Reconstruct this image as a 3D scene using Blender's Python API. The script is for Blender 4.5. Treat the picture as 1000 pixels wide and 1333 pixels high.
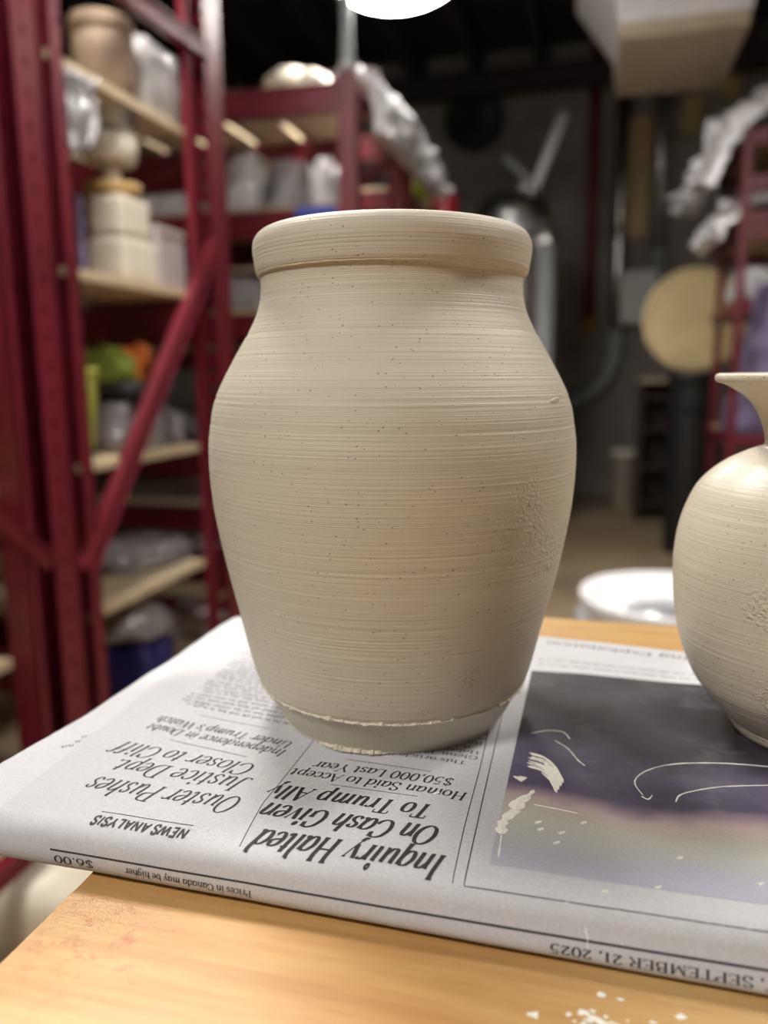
import bpy, bmesh, math, random
from mathutils import Vector, Matrix, noise

# ------------------------------------------------------------------ scene, camera, light
scn = bpy.context.scene
COL = scn.collection
for o in list(bpy.data.objects):
    bpy.data.objects.remove(o)

F_PX, HOR, ROLL, CAM_Z, YAW = 1040.0, 488.0, -0.0115, 1.022, math.radians(14.8)
PITCH = math.atan((666.5 - HOR) / F_PX)
CAM_R = Matrix.Rotation(YAW, 3, 'Z') @ Matrix.Rotation(math.pi / 2 - PITCH, 3, 'X') @ Matrix.Rotation(ROLL, 3, 'Z')
CAM_P = Vector((0, 0, CAM_Z))
cd = bpy.data.cameras.new('camera')
cam = bpy.data.objects.new('camera', cd)
COL.objects.link(cam)
cam.matrix_world = Matrix.Translation(CAM_P) @ CAM_R.to_4x4()
cd.sensor_fit = 'HORIZONTAL'
cd.sensor_width = 36.0
cd.lens = F_PX / 1000 * 36.0
cd.clip_start = 0.01
cd.clip_end = 60
cd.dof.use_dof = True
cd.dof.focus_distance = 0.203
cd.dof.aperture_fstop = cd.lens / 3.5
cd.dof.aperture_blades = 0
scn.camera = cam

world = bpy.data.worlds.new('world')
scn.world = world
world.use_nodes = True
world.node_tree.nodes['Background'].inputs[0].default_value = (0.9, 0.93, 1.0, 1)
world.node_tree.nodes['Background'].inputs[1].default_value = 0.0

vs = scn.view_settings
vs.view_transform = 'Standard'
vs.look = 'None'
vs.gamma = 1.0
vs.use_curve_mapping = False
vs.exposure = 1.2
LAMP_STRENGTH = 34.0


def ray(px, py):
    return CAM_R @ Vector(((px - 500) / F_PX, -(py - 666.5) / F_PX, -1.0))


def at(ax, px, py, v):
    """the point of the room where the sight line through a picture point meets the plane axis = v"""
    d = ray(px, py)
    return CAM_P + d * ((v - CAM_P[ax]) / d[ax])


def atx(px, py, v): return at(0, px, py, v)
def aty(px, py, v): return at(1, px, py, v)
def atz(px, py, v): return at(2, px, py, v)


# ------------------------------------------------------------------ materials
def lin(c):
    def f(u):
        u /= 255.0
        return u / 12.92 if u <= 0.04045 else ((u + 0.055) / 1.055) ** 2.4
    return (f(c[0]), f(c[1]), f(c[2]), 1.0)


class NT:
    def __init__(self, name):
        self.m = bpy.data.materials.new(name)
        self.m.use_nodes = True
        self.t = self.m.node_tree
        self.b = self.t.nodes['Principled BSDF']

    def n(self, kind, **kw):
        nd = self.t.nodes.new(kind)
        for k, v in kw.items():
            setattr(nd, k, v)
        return nd

    def l(self, a, b): self.t.links.new(a, b)

    def val(self, v):
        nd = self.n('ShaderNodeValue'); nd.outputs[0].default_value = v
        return nd.outputs[0]

    def math(self, op, a, b=None, c=None, clamp=False):
        nd = self.n('ShaderNodeMath', operation=op, use_clamp=clamp)
        for i, x in enumerate((a, b, c)):
            if x is None: continue
            if isinstance(x, (int, float)): nd.inputs[i].default_value = x
            else: self.l(x, nd.inputs[i])
        return nd.outputs[0]

    def noise(self, vec, scale=5.0, detail=2.0, rough=0.5, out='Fac'):
        nd = self.n('ShaderNodeTexNoise')
        nd.inputs['Scale'].default_value = scale
        nd.inputs['Detail'].default_value = detail
        nd.inputs['Roughness'].default_value = rough
        if vec is not None: self.l(vec, nd.inputs['Vector'])
        return nd.outputs[out]

    def mapping(self, vec, scale=(1, 1, 1), loc=(0, 0, 0), rot=(0, 0, 0)):
        nd = self.n('ShaderNodeMapping')
        nd.inputs['Scale'].default_value = scale
        nd.inputs['Location'].default_value = loc
        nd.inputs['Rotation'].default_value = rot
        self.l(vec, nd.inputs['Vector'])
        return nd.outputs[0]

    def obj(self): return self.n('ShaderNodeTexCoord').outputs['Object']

    def ramp(self, fac, stops, interp='LINEAR'):
        nd = self.n('ShaderNodeValToRGB')
        nd.color_ramp.interpolation = interp
        el = nd.color_ramp.elements
        while len(el) < len(stops): el.new(0.5)
        for e, (p, c) in zip(el, stops):
            e.position = p
            e.color = c if len(c) == 4 else (*c, 1)
        self.l(fac, nd.inputs[0])
        return nd.outputs[0]

    def mix(self, fac, a, b, mode='MIX'):
        nd = self.n('ShaderNodeMix', data_type='RGBA', blend_type=mode)
        for i, x in ((0, fac), (6, a), (7, b)):
            if isinstance(x, (int, float)): nd.inputs[i].default_value = x
            elif isinstance(x, tuple): nd.inputs[i].default_value = x
            else: self.l(x, nd.inputs[i])
        return nd.outputs[2]

    def bump(self, h, strength=0.3, dist=0.001, prev=None):
        nd = self.n('ShaderNodeBump')
        nd.inputs['Strength'].default_value = strength
        nd.inputs['Distance'].default_value = dist
        self.l(h, nd.inputs['Height'])
        if prev is not None: self.l(prev, nd.inputs['Normal'])
        return nd.outputs[0]


def mat(name, col, rough=0.6, var=0.12, scale=12.0, bump=0.0, bdist=0.004, metal=0.0, stretch=(1, 1, 1), coat=0.0, bscale=None, spec=None):
    k = NT(name)
    c = lin(col)
    v = k.mapping(k.obj(), stretch)
    nz = k.noise(v, scale, 4, 0.55)
    lo = tuple(x * (1 - var) for x in c[:3]) + (1,)
    hi = tuple(min(1, x * (1 + var)) for x in c[:3]) + (1,)
    k.l(k.ramp(nz, [(0.3, lo), (0.7, hi)]), k.b.inputs['Base Color'])
    k.b.inputs['Roughness'].default_value = rough
    k.b.inputs['Metallic'].default_value = metal
    if coat: k.b.inputs['Coat Weight'].default_value = coat
    if spec is not None: k.b.inputs['Specular IOR Level'].default_value = spec
    if bump:
        h = k.noise(v, bscale or scale * 3, 3, 0.5)
        k.l(k.bump(h, bump, bdist), k.b.inputs['Normal'])
    return k.m


def emit(name, col, s):
    k = NT(name)
    k.b.inputs['Base Color'].default_value = lin(col)
    k.b.inputs['Emission Color'].default_value = lin(col)
    k.b.inputs['Emission Strength'].default_value = s
    return k.m


M = {}
M['red'] = mat('red_rack_paint', (104, 20, 35), 0.42, 0.18, 9, 0.12, 0.002)
M['red_bin'] = mat('red_plastic', (126, 18, 34), 0.35, 0.1, 9)
M['deck'] = mat('deck_plywood', (196, 176, 144), 0.65, 0.14, 5, 0.15, 0.002, stretch=(1, 7, 7))
M['cream'] = mat('cream_plaster', (216, 206, 188), 0.8, 0.06, 14, 0.2, 0.003)
M['biscuit'] = mat('bisque_clay', (200, 174, 140), 0.75, 0.1, 14, 0.2, 0.003)
M['brown_clay'] = mat('brown_clay', (146, 124, 104), 0.7, 0.14, 10, 0.2, 0.003)
M['plastic'] = mat('clear_plastic_sheet', (214, 212, 214), 0.2, 0.16, 16, 0.9, 0.02, coat=0.5, bscale=14)
M['grey_plastic'] = mat('grey_plastic_sheet', (150, 146, 148), 0.22, 0.25, 14, 0.9, 0.02, coat=0.5, bscale=14)
M['dark_plastic'] = mat('dark_plastic_sheet', (72, 68, 72), 0.3, 0.25, 14, 0.7, 0.02, coat=0.3, bscale=12)
M['white'] = mat('white_enamel', (226, 226, 228), 0.4, 0.05, 10)
M['lilac'] = mat('lilac_board', (176, 162, 162), 0.7, 0.08, 10)
M['steel'] = mat('polished_steel', (190, 188, 186), 0.33, 0.08, 8, 0.1, 0.004, metal=1.0)
M['galv'] = mat('galvanised_steel', (176, 178, 182), 0.36, 0.14, 14, metal=0.8)
M['grey_paint'] = mat('grey_paint', (150, 152, 154), 0.5, 0.08, 12)
M['pipe_grey'] = mat('grey_conduit', (156, 160, 162), 0.45, 0.1, 12)
M['green'] = mat('green_cloth', (126, 142, 50), 0.8, 0.25, 20, 0.4, 0.006)
M['orange'] = mat('orange_cloth', (226, 120, 42), 0.8, 0.2, 20, 0.4, 0.006)
M['purple'] = mat('purple_bag', (40, 34, 96), 0.5, 0.25, 14, 0.5, 0.01)
M['lavender'] = mat('lavender_cloth', (112, 100, 132), 0.8, 0.22, 12, 0.5, 0.01)
M['amber'] = mat('amber_box', (170, 136, 84), 0.6, 0.2, 12)
M['black'] = mat('black_plastic', (26, 25, 26), 0.55, 0.2, 12)
M['dark_wood'] = mat('dark_wood', (58, 42, 36), 0.6, 0.2, 8, stretch=(1, 1, 6))
M['pine'] = mat('pine_plank', (186, 158, 116), 0.65, 0.14, 8, 0.1, 0.002, stretch=(6, 6, 1))
M['tape'] = mat('blue_tape', (52, 66, 150), 0.55, 0.08, 20)
M['paper_sheet'] = mat('white_paper', (216, 216, 214), 0.8, 0.05, 12)
M['filter'] = mat('beige_filter', (184, 168, 144), 0.85, 0.1, 10, 0.3, 0.004)
M['yellow'] = mat('yellow_box', (176, 158, 104), 0.6, 0.12, 12)
M['bat'] = mat('pale_wood_bat', (222, 200, 150), 0.6, 0.08, 6, 0.1, 0.001)
M['strap'] = mat('yellow_green_strap', (148, 148, 56), 0.7, 0.12, 12)
M['joist'] = mat('dark_joist', (46, 40, 43), 0.8, 0.2, 6)
M['lamp_shade'] = mat('lamp_enamel', (60, 60, 64), 0.4, 0.05, 8)
M['lamp_face'] = emit('lamp_face', (255, 251, 244), LAMP_STRENGTH)
M['print_red'] = mat('red_pipe_paint', (110, 30, 38), 0.5, 0.15, 10)
M['brass'] = mat('brass', (176, 130, 50), 0.35, 0.1, 10, metal=0.7)
M['table_under'] = mat('table_frame_wood', (196, 150, 92), 0.6, 0.12, 6, stretch=(6, 6, 1))


def concrete(name, col, bw, bh, joint):
    k = NT(name)
    o = k.obj()
    br = k.n('ShaderNodeTexBrick')
    k.l(k.mapping(o, (1, 1, 1), rot=(math.pi / 2, 0, 0)), br.inputs['Vector'])
    c = lin(col)
    br.inputs['Color1'].default_value = c
    br.inputs['Color2'].default_value = tuple(x * 0.88 for x in c[:3]) + (1,)
    br.inputs['Mortar'].default_value = tuple(x * joint for x in c[:3]) + (1,)
    br.inputs['Scale'].default_value = 1.0
    br.inputs['Mortar Size'].default_value = 0.008
    br.inputs['Brick Width'].default_value = bw
    br.inputs['Row Height'].default_value = bh
    nz = k.noise(o, 2.2, 6, 0.65)
    dirt = k.ramp(nz, [(0.3, (0.72, 0.72, 0.73)), (0.7, (1.1, 1.1, 1.08))])
    k.l(k.mix(1.0, br.outputs['Color'], dirt, 'MULTIPLY'), k.b.inputs['Base Color'])
    k.b.inputs['Roughness'].default_value = 0.85
    k.l(k.bump(k.noise(o, 60, 4, 0.6), 0.3, 0.004), k.b.inputs['Normal'])
    return k.m


M['block'] = concrete('concrete_block', (146, 142, 136), 0.4, 0.2, 0.8)
M['block_side'] = concrete('pale_fill_block', (196, 193, 188), 0.4, 0.2, 0.85)  # side and front walls made paler than the back one to bounce fill light


def floor_mat():
    k = NT('stained_concrete_floor')
    o = k.obj()
    a = k.noise(o, 1.1, 5, 0.6)
    k.l(k.ramp(a, [(0.3, lin((128, 108, 88))), (0.55, lin((160, 140, 112))), (0.75, lin((176, 156, 126)))]), k.b.inputs['Base Color'])
    k.b.inputs['Roughness'].default_value = 0.55
    k.l(k.bump(k.noise(o, 40, 3, 0.5), 0.15, 0.003), k.b.inputs['Normal'])
    return k.m


M['floor'] = floor_mat()


def wood_mat():
    k = NT('varnished_birch_top')
    o = k.obj()
    fine = k.noise(k.mapping(o, (14, 160, 40)), 1.0, 5, 0.6)
    broad = k.noise(k.mapping(o, (5, 22, 8)), 1.0, 3, 0.5)
    c1 = k.ramp(broad, [(0.25, lin((182, 132, 76))), (0.5, lin((198, 156, 98))), (0.75, lin((210, 176, 122)))])
    c2 = k.ramp(fine, [(0.25, lin((196, 150, 108))), (0.58, (1, 1, 1))])
    base = k.mix(0.55, c1, k.mix(1.0, c1, c2, 'MULTIPLY'))
    # short dark pores along the grain
    pore = k.noise(k.mapping(o, (60, 900, 40)), 1.0, 2, 0.5)
    pm = k.ramp(pore, [(0.66, (0, 0, 0)), (0.74, (1, 1, 1))])
    pores = k.mix(k.math('MULTIPLY', pm, 0.35), base, lin((150, 96, 56)))
    # rusty stains in one worn area near the corner
    sx = k.n('ShaderNodeVectorMath', operation='DISTANCE')
    k.l(k.mapping(o, (1, 1, 1)), sx.inputs[0])
    sx.inputs[1].default_value = (-0.103, 0.136, 0.9)
    near = k.math('SUBTRACT', 1.0, k.math('MULTIPLY', sx.outputs['Value'], 42.0), clamp=True)
    st = k.noise(k.mapping(o, (1, 1, 1), rot=(0, 0, 0.5)), 190, 4, 0.65)
    sm = k.ramp(st, [(0.52, (0, 0, 0)), (0.68, (1, 1, 1))])
    stain = k.math('MULTIPLY', k.math('MULTIPLY', near, sm), 1.1, clamp=True)
    k.l(k.mix(stain, pores, lin((170, 96, 56))), k.b.inputs['Base Color'])
    k.b.inputs['Roughness'].default_value = 0.42
    k.b.inputs['Coat Weight'].default_value = 0.15
    k.l(k.bump(fine, 0.12, 0.0006), k.b.inputs['Normal'])
    return k.m


M['wood'] = wood_mat()


def news_mat(name, col=(196, 196, 199)):
    k = NT(name)
    o = k.obj()
    fib = k.noise(o, 1500, 3, 0.6)
    big = k.noise(o, 22, 3, 0.5)
    c = k.ramp(fib, [(0.3, lin(tuple(x - 9 for x in col))), (0.7, lin(tuple(min(255, x + 5) for x in col)))])
    c = k.mix(1.0, c, k.ramp(big, [(0.3, (0.95, 0.95, 0.96)), (0.7, (1.0, 1.0, 1.0))]), 'MULTIPLY')
    k.l(c, k.b.inputs['Base Color'])
    k.b.inputs['Roughness'].default_value = 0.72
    k.b.inputs['Specular IOR Level'].default_value = 0.35
    n1 = k.bump(k.noise(o, 800, 3, 0.6), 0.25, 0.0002)
    k.l(k.bump(k.noise(o, 60, 3, 0.55), 0.35, 0.0012, n1), k.b.inputs['Normal'])
    return k.m


M['news'] = news_mat('newsprint')
M['news_in'] = news_mat('newsprint_inner', (203, 203, 206))
M['ink'] = mat('printing_ink', (48, 47, 50), 0.7, 0.15, 900)
M['ink_soft'] = mat('small_print_ink', (84, 84, 88), 0.75, 0.1, 900)
M['ink_ghost'] = mat('show_through_ink', (196, 195, 195), 0.75, 0.03, 900)
M['dry_clay'] = mat('dry_clay_slip', (240, 236, 226), 0.85, 0.06, 600, 0.4, 0.0003)


def photo_mat():
    k = NT('printed_photograph_ink')
    o = k.obj()
    s = k.n('ShaderNodeSeparateXYZ')
    k.l(o, s.inputs[0])
    w1 = k.noise(o, 26, 3, 0.5)
    w2 = k.noise(o, 70, 3, 0.5)
    y = k.math('ADD', s.outputs['Y'], k.math('MULTIPLY', k.math('SUBTRACT', w1, 0.5), 0.020))
    y = k.math('ADD', y, k.math('MULTIPLY', k.math('SUBTRACT', w2, 0.5), 0.006))
    t = k.n('ShaderNodeMapRange')
    t.inputs['From Min'].default_value = 0.160
    t.inputs['From Max'].default_value = 0.292
    k.l(y, t.inputs['Value'])
    base = k.ramp(t.outputs[0], [
        (0.00, lin((176, 172, 187))), (0.10, lin((174, 171, 185))), (0.16, lin((180, 181, 174))), (0.22, lin((186, 181, 172))),
        (0.27, lin((184, 164, 158))), (0.30, lin((150, 130, 142))), (0.335, lin((82, 76, 98))), (0.43, lin((90, 84, 104))),
        (0.56, lin((66, 62, 71))), (0.72, lin((54, 51, 54))), (1.0, lin((58, 55, 60)))])
    cloud = k.noise(o, 34, 4, 0.55)
    sh = k.ramp(cloud, [(0.32, (0.45, 0.43, 0.42)), (0.52, (0.95, 0.94, 0.95)), (0.72, (1.35, 1.28, 1.4))])
    dark = k.ramp(t.outputs[0], [(0.28, (0, 0, 0)), (0.36, (1, 1, 1))])
    c = k.mix(dark, base, k.mix(1.0, base, sh, 'MULTIPLY'))
    grain = k.noise(o, 2600, 1, 0.5)
    c = k.mix(1.0, c, k.ramp(grain, [(0.3, (0.9, 0.9, 0.9)), (0.7, (1.06, 1.06, 1.06))]), 'MULTIPLY')
    # grey haze of dried slip over the print
    hz = k.ramp(k.noise(o, 48, 5, 0.7), [(0.55, (0, 0, 0)), (0.8, (1, 1, 1))])
    c = k.mix(k.math('MULTIPLY', hz, 0.25), c, lin((168, 164, 166)))
    k.l(c, k.b.inputs['Base Color'])
    k.b.inputs['Roughness'].default_value = 0.55
    k.b.inputs['Specular IOR Level'].default_value = 0.4
    k.l(k.bump(k.noise(o, 60, 3, 0.55), 0.4, 0.0012), k.b.inputs['Normal'])
    return k.m


M['photo'] = photo_mat()


def clay_mat(name, col, streak, patches, rough=0.52):
    """damp leather-hard stoneware: turning streaks, iron specks, rough torn patches at given spots"""
    k = NT(name)
    o = k.obj()
    st1 = k.noise(k.mapping(o, (5, 5, 1900)), 1.0, 4, 0.65)
    st2 = k.noise(k.mapping(o, (12, 12, 3600)), 1.0, 2, 0.6)
    st3 = k.noise(k.mapping(o, (4, 4, 240)), 1.0, 3, 0.55)
    grit = k.noise(o, 900, 3, 0.6)
    c = lin(col)
    tone = k.ramp(st3, [(0.3, tuple(x * 0.965 for x in c[:3])), (0.7, tuple(min(1, x * 1.02) for x in c[:3]))])
    vo = k.n('ShaderNodeTexVoronoi')
    vo.inputs['Scale'].default_value = 760
    k.l(k.mapping(o, (0.75, 0.75, 1.0)), vo.inputs['Vector'])
    cr = k.n('ShaderNodeSeparateColor')
    k.l(vo.outputs['Color'], cr.inputs[0])
    pick = k.math('GREATER_THAN', cr.outputs[0], 0.35)
    size = k.math('MULTIPLY_ADD', cr.outputs[1], 0.13, 0.06)
    spot = k.math('MULTIPLY', k.math('LESS_THAN', vo.outputs['Distance'], size), pick)
    tone = k.mix(k.math('MULTIPLY', spot, 0.62), tone, lin((84, 74, 66)))
    k.l(tone, k.b.inputs['Base Color'])
    k.l(k.math('MULTIPLY_ADD', grit, 0.22, rough - 0.1), k.b.inputs['Roughness'])
    k.b.inputs['Specular IOR Level'].default_value = 0.45
    mask = None
    for (p, r) in patches:
        d = k.n('ShaderNodeVectorMath', operation='DISTANCE')
        k.l(o, d.inputs[0])
        d.inputs[1].default_value = p
        m = k.math('SUBTRACT', 1.0, k.math('DIVIDE', d.outputs['Value'], r), clamp=True)
        mask = m if mask is None else k.math('MAXIMUM', mask, m)
    h = k.math('ADD', k.math('MULTIPLY', st1, streak), k.math('MULTIPLY', st2, streak * 0.45))
    h = k.math('ADD', h, k.math('MULTIPLY', grit, 0.12))
    nrm = k.bump(h, 0.6, 0.0006)
    if mask is not None:
        torn = k.n('ShaderNodeTexVoronoi', feature='DISTANCE_TO_EDGE')
        torn.inputs['Scale'].default_value = 520
        wv = k.n('ShaderNodeVectorMath', operation='MULTIPLY_ADD')
        k.l(k.noise(o, 320, 2, 0.5, 'Color'), wv.inputs[0])
        wv.inputs[1].default_value = (0.004, 0.004, 0.004)
        k.l(o, wv.inputs[2])
        k.l(wv.outputs[0], torn.inputs['Vector'])
        edge = k.math('MULTIPLY', torn.outputs['Distance'], 2.0, clamp=True)
        pm = k.math('MULTIPLY', mask, k.noise(o, 130, 3, 0.6))
        pm = k.ramp(pm, [(0.17, (0, 0, 0)), (0.30, (1, 1, 1))])
        nrm = k.bump(k.math('MULTIPLY', edge, pm), 0.5, 0.0009, nrm)
    k.l(nrm, k.b.inputs['Normal'])
    return k.m


M['clay'] = clay_mat('speckled_clay', (203, 194, 175), 0.8,
                     [((0.036, -0.046, 0.070), 0.020), ((0.047, -0.034, 0.058), 0.016), ((0.022, -0.046, 0.024), 0.011),
                      ((-0.056, -0.012, 0.078), 0.016), ((0.052, -0.022, 0.066), 0.012)])
M['clay_foot'] = clay_mat('smooth_clay', (199, 190, 172), 0.18, [], 0.5)
M['clay2'] = clay_mat('speckled_clay_wet', (201, 192, 174), 0.45,
                      [((-0.024, -0.035, 0.030), 0.011), ((-0.010, -0.041, 0.024), 0.014), ((-0.030, -0.028, 0.048), 0.012),
                       ((-0.012, -0.041, 0.046), 0.015), ((-0.026, -0.028, 0.020), 0.012)], 0.36)
M['burr'] = mat('ragged_clay', (206, 196, 177), 0.7, 0.08, 500, 0.5, 0.0005)

# ------------------------------------------------------------------ mesh helpers
def mesh_obj(name, verts, faces, material, parent=None, smooth=False, loc=None):
    me = bpy.data.meshes.new(name)
    me.from_pydata([tuple(v) for v in verts], [], faces)
    me.materials.append(material)
    if smooth:
        me.polygons.foreach_set('use_smooth', [True] * len(me.polygons))
    me.update()
    o = bpy.data.objects.new(name, me)
    COL.objects.link(o)
    if parent is not None: o.parent = parent
    if loc is not None: o.location = loc
    return o


def tag(o, label, cat, group=None):
    o['label'] = label
    o['category'] = cat
    if group: o['group'] = group
    return o


def struct(o):
    o['kind'] = 'structure'
    return o


def thing(name, label, cat, loc=(0, 0, 0), rot=(0, 0, 0), group=None):
    o = bpy.data.objects.new(name, None)
    o.empty_display_size = 0.05
    COL.objects.link(o)
    o.location = loc
    o.rotation_euler = rot
    return tag(o, label, cat, group)


class MB:
    """collects simple solids for one part"""
    def __init__(self): self.v, self.f = [], []

    def add(self, v, f):
        n = len(self.v)
        self.v += [Vector(p) for p in v]
        self.f += [tuple(i + n for i in q) for q in f]
        return self

    def box(self, x0, x1, y0, y1, z0, z1, bev=0.0):
        bm = bmesh.new()
        bmesh.ops.create_cube(bm, size=1.0)
        for v in bm.verts:
            v.co = Vector(((x0 + x1) / 2 + v.co.x * (x1 - x0), (y0 + y1) / 2 + v.co.y * (y1 - y0), (z0 + z1) / 2 + v.co.z * (z1 - z0)))
        if bev > 0:
            bmesh.ops.bevel(bm, geom=list(bm.edges), offset=bev, segments=2, affect='EDGES', profile=0.6)
        bm.verts.index_update()
        self.add([v.co.copy() for v in bm.verts], [tuple(v.index for v in f.verts) for f in bm.faces])
        bm.free()
        return self

    def tube(self, pts, r, seg=10, caps=True):
        pts = [Vector(p) for p in pts]
        rs = r if isinstance(r, (list, tuple)) else [r] * len(pts)
        V, Fc = [], []
        prev = None
        for i, p in enumerate(pts):
            d = (pts[min(i + 1, len(pts) - 1)] - pts[max(i - 1, 0)]).normalized()
            if prev is None:
                a = Vector((0, 0, 1)) if abs(d.z) < 0.9 else Vector((1, 0, 0))
                n1 = d.cross(a).normalized()
            else:
                n1 = (prev - d * prev.dot(d)).normalized()
            prev = n1
            n2 = d.cross(n1)
            for k in range(seg):
                t = 2 * math.pi * k / seg
                V.append(p + (n1 * math.cos(t) + n2 * math.sin(t)) * rs[i])
        for i in range(len(pts) - 1):
            for k in range(seg):
                a, b = i * seg + k, i * seg + (k + 1) % seg
                Fc.append((a, b, b + seg, a + seg))
        if caps:
            Fc.append(tuple(range(seg - 1, -1, -1)))
            n = (len(pts) - 1) * seg
            Fc.append(tuple(range(n, n + seg)))
        return self.add(V, Fc)

    def bar(self, a, b, w, h, up=(0, 0, 1)):
        """rectangular bar from a to b, w across, h along up"""
        a, b = Vector(a), Vector(b)
        d = (b - a).normalized()
        s = d.cross(Vector(up)).normalized()
        u = s.cross(d)
        V = []
        for p in (a, b):
            for (i, j) in ((-1, -1), (1, -1), (1, 1), (-1, 1)):
                V.append(p + s * (i * w / 2) + u * (j * h / 2))
        return self.add(V, [(3, 2, 1, 0), (4, 5, 6, 7), (0, 1, 5, 4), (1, 2, 6, 5), (2, 3, 7, 6), (3, 0, 4, 7)])

    def lathe(self, prof, seg=32, c=(0, 0, 0)):
        V, Fc = [], []
        for r, z in prof:
            for k in range(seg):
                t = 2 * math.pi * k / seg
                V.append((c[0] + max(r, 1e-5) * math.cos(t), c[1] + max(r, 1e-5) * math.sin(t), c[2] + z))
        for i in range(len(prof) - 1):
            for k in range(seg):
                a, b = i * seg + k, i * seg + (k + 1) % seg
                Fc.append((a, b, b + seg, a + seg))
        return self.add(V, Fc)

    def build(self, name, material, parent=None, smooth=False, loc=None):
        return mesh_obj(name, self.v, self.f, material, parent, smooth, loc)


def lump(cx, cy, z0, dx, dy, dz, seed, n=22, rough=0.12, sq=3.2, sag=0.0):
    """a soft heap (bagged or draped ware) on a flat base: superellipsoid with folds"""
    rnd = random.Random(seed)
    off = Vector((rnd.uniform(0, 50), rnd.uniform(0, 50), rnd.uniform(0, 50)))
    V, Fc = [], []
    m = n
    rows = n // 2 + 1
    for i in range(rows):
        ph = (math.pi / 2) * i / (rows - 1)          # 0 base .. top
        for k in range(m):
            th = 2 * math.pi * k / m
            def sp(v, e): return math.copysign(abs(v) ** e, v)
            e = 2.0 / sq
            x = sp(math.cos(th), e) * sp(math.cos(ph), e)
            y = sp(math.sin(th), e) * sp(math.cos(ph), e)
            z = sp(math.sin(ph), e)
            p = Vector((x, y, z))
            nz = noise.fractal(p * 1.9 + off, 0.6, 2.2, 4) * rough
            nz += abs(noise.noise(p * 4.5 + off)) * rough * 0.6
            f = 1.0 + nz - rough * 0.5
            V.append((cx + x * f * dx / 2, cy + y * f * dy / 2, z0 + max(0.0, z * (1 + nz * 1.2) * dz * (1 - sag * x * x))))
    for i in range(rows - 1):
        for k in range(m):
            a, b = i * m + k, i * m + (k + 1) % m
            Fc.append((a, b, b + m, a + m))
    Fc.append(tuple(range(m - 1, -1, -1)))
    return V, Fc


def copy_tree(o, parent=None):
    c = o.copy()
    COL.objects.link(c)
    c.parent = parent
    for ch in o.children:
        copy_tree(ch, c)
    return c


# ------------------------------------------------------------------ room shell
X0, X1, Y0, Y1, ZC = -4.6, 3.4, -3.2, 6.9, 3.55
struct(MB().box(X0, X1, Y0, Y1, -0.1, 0.0).build('floor', M['floor']))
struct(MB().box(X0, X1, Y0, Y1, ZC, ZC + 0.1).build('ceiling', M['joist']))
struct(MB().box(X0 - .1, X1 + .1, Y1, Y1 + 0.1, -0.1, ZC + 0.1).build('wall_back', M['block']))
struct(MB().box(X0 - .1, X0, Y0, Y1, -0.1, ZC + 0.1).build('wall_left', M['block_side']))
struct(MB().box(X1, X1 + .1, Y0, Y1, -0.1, ZC + 0.1).build('wall_right', M['block_side']))
struct(MB().box(X0 - .1, X1 + .1, Y0 - .1, Y0, -0.1, ZC + 0.1).build('wall_front', M['block_side']))
for i in range(17):
    x = X0 + 0.25 + i * 0.48
    struct(MB().box(x, x + 0.05, Y0, Y1, ZC - 0.26, ZC).build('trim_%d' % (i + 1), M['joist']))
struct(MB().box(X0, X1, 6.5, 6.62, ZC - 0.42, ZC - 0.26).build('trim_18', M['joist']))

# ------------------------------------------------------------------ pendant lamps
LAMP0 = None


def lamp_at(loc, label, group=None):
    global LAMP0
    if LAMP0 is None:
        t = thing('pendant_lamp', label, 'lamp', loc, group=group)
        MB().lathe([(0.0, 0.012), (0.218, 0.012), (0.224, 0.006), (0.214, -0.012), (0.18, -0.032), (0.11, -0.05), (0.0, -0.058)], 48).build('lamp_face', M['lamp_face'], t, True)
        MB().lathe([(0.226, -0.004), (0.236, -0.002), (0.238, 0.02), (0.215, 0.05), (0.14, 0.10), (0.09, 0.16), (0.075, 0.22), (0.0, 0.225)], 48).build('lamp_shade', M['lamp_shade'], t, True)
        MB().tube([(0, 0, 0.22), (0, 0, ZC - loc[2])], 0.012, 10).build('lamp_stem', M['galv'], t)
        LAMP0 = t
        return t
    c = copy_tree(LAMP0)
    c.location = loc
    c['label'] = label
    if group: c['group'] = group
    for ch in c.children:
        if ch.name.startswith('lamp_stem'):      # the stem always ends at the ceiling
            z0, z1 = 0.22, ZC - LAMP0.location.z
            k = (ZC - loc[2] - z0) / (z1 - z0)
            ch.scale.z = k
            ch.location.z = z0 - z0 * k
    return c


LP = CAM_P + ray(513, -24) * (2.9 / (ray(513, -24) @ (-(CAM_R.col[2]))))
lamp_at(LP, 'bright round pendant lamp hanging over the aisle above the clay jar', 'round pendant lamps')
# the same row of ceiling lamps goes on over the table and behind the photographer (out of the picture):
# the jar's lit front, the sheen on both its shoulders and the shadow under the newspaper's fold come from them
for nm, off, lab in (('table', (0.0, -2.0), 'round pendant lamp hanging over the table beside the braced rack'),
                     ('right', (1.8, -2.0), 'round pendant lamp hanging on the vase side of the table'),
                     ('behind', (0.0, -4.0), 'round pendant lamp hanging in the aisle behind the table')):
    c = lamp_at(LP + Vector((off[0], off[1], 0)), lab, 'round pendant lamps')
    c.name = 'pendant_lamp_%s_offscreen' % nm
    for ch in c.children:
        if ch.name.startswith('lamp_face'): ch.name = 'lamp_face_%s_offscreen' % nm
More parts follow.
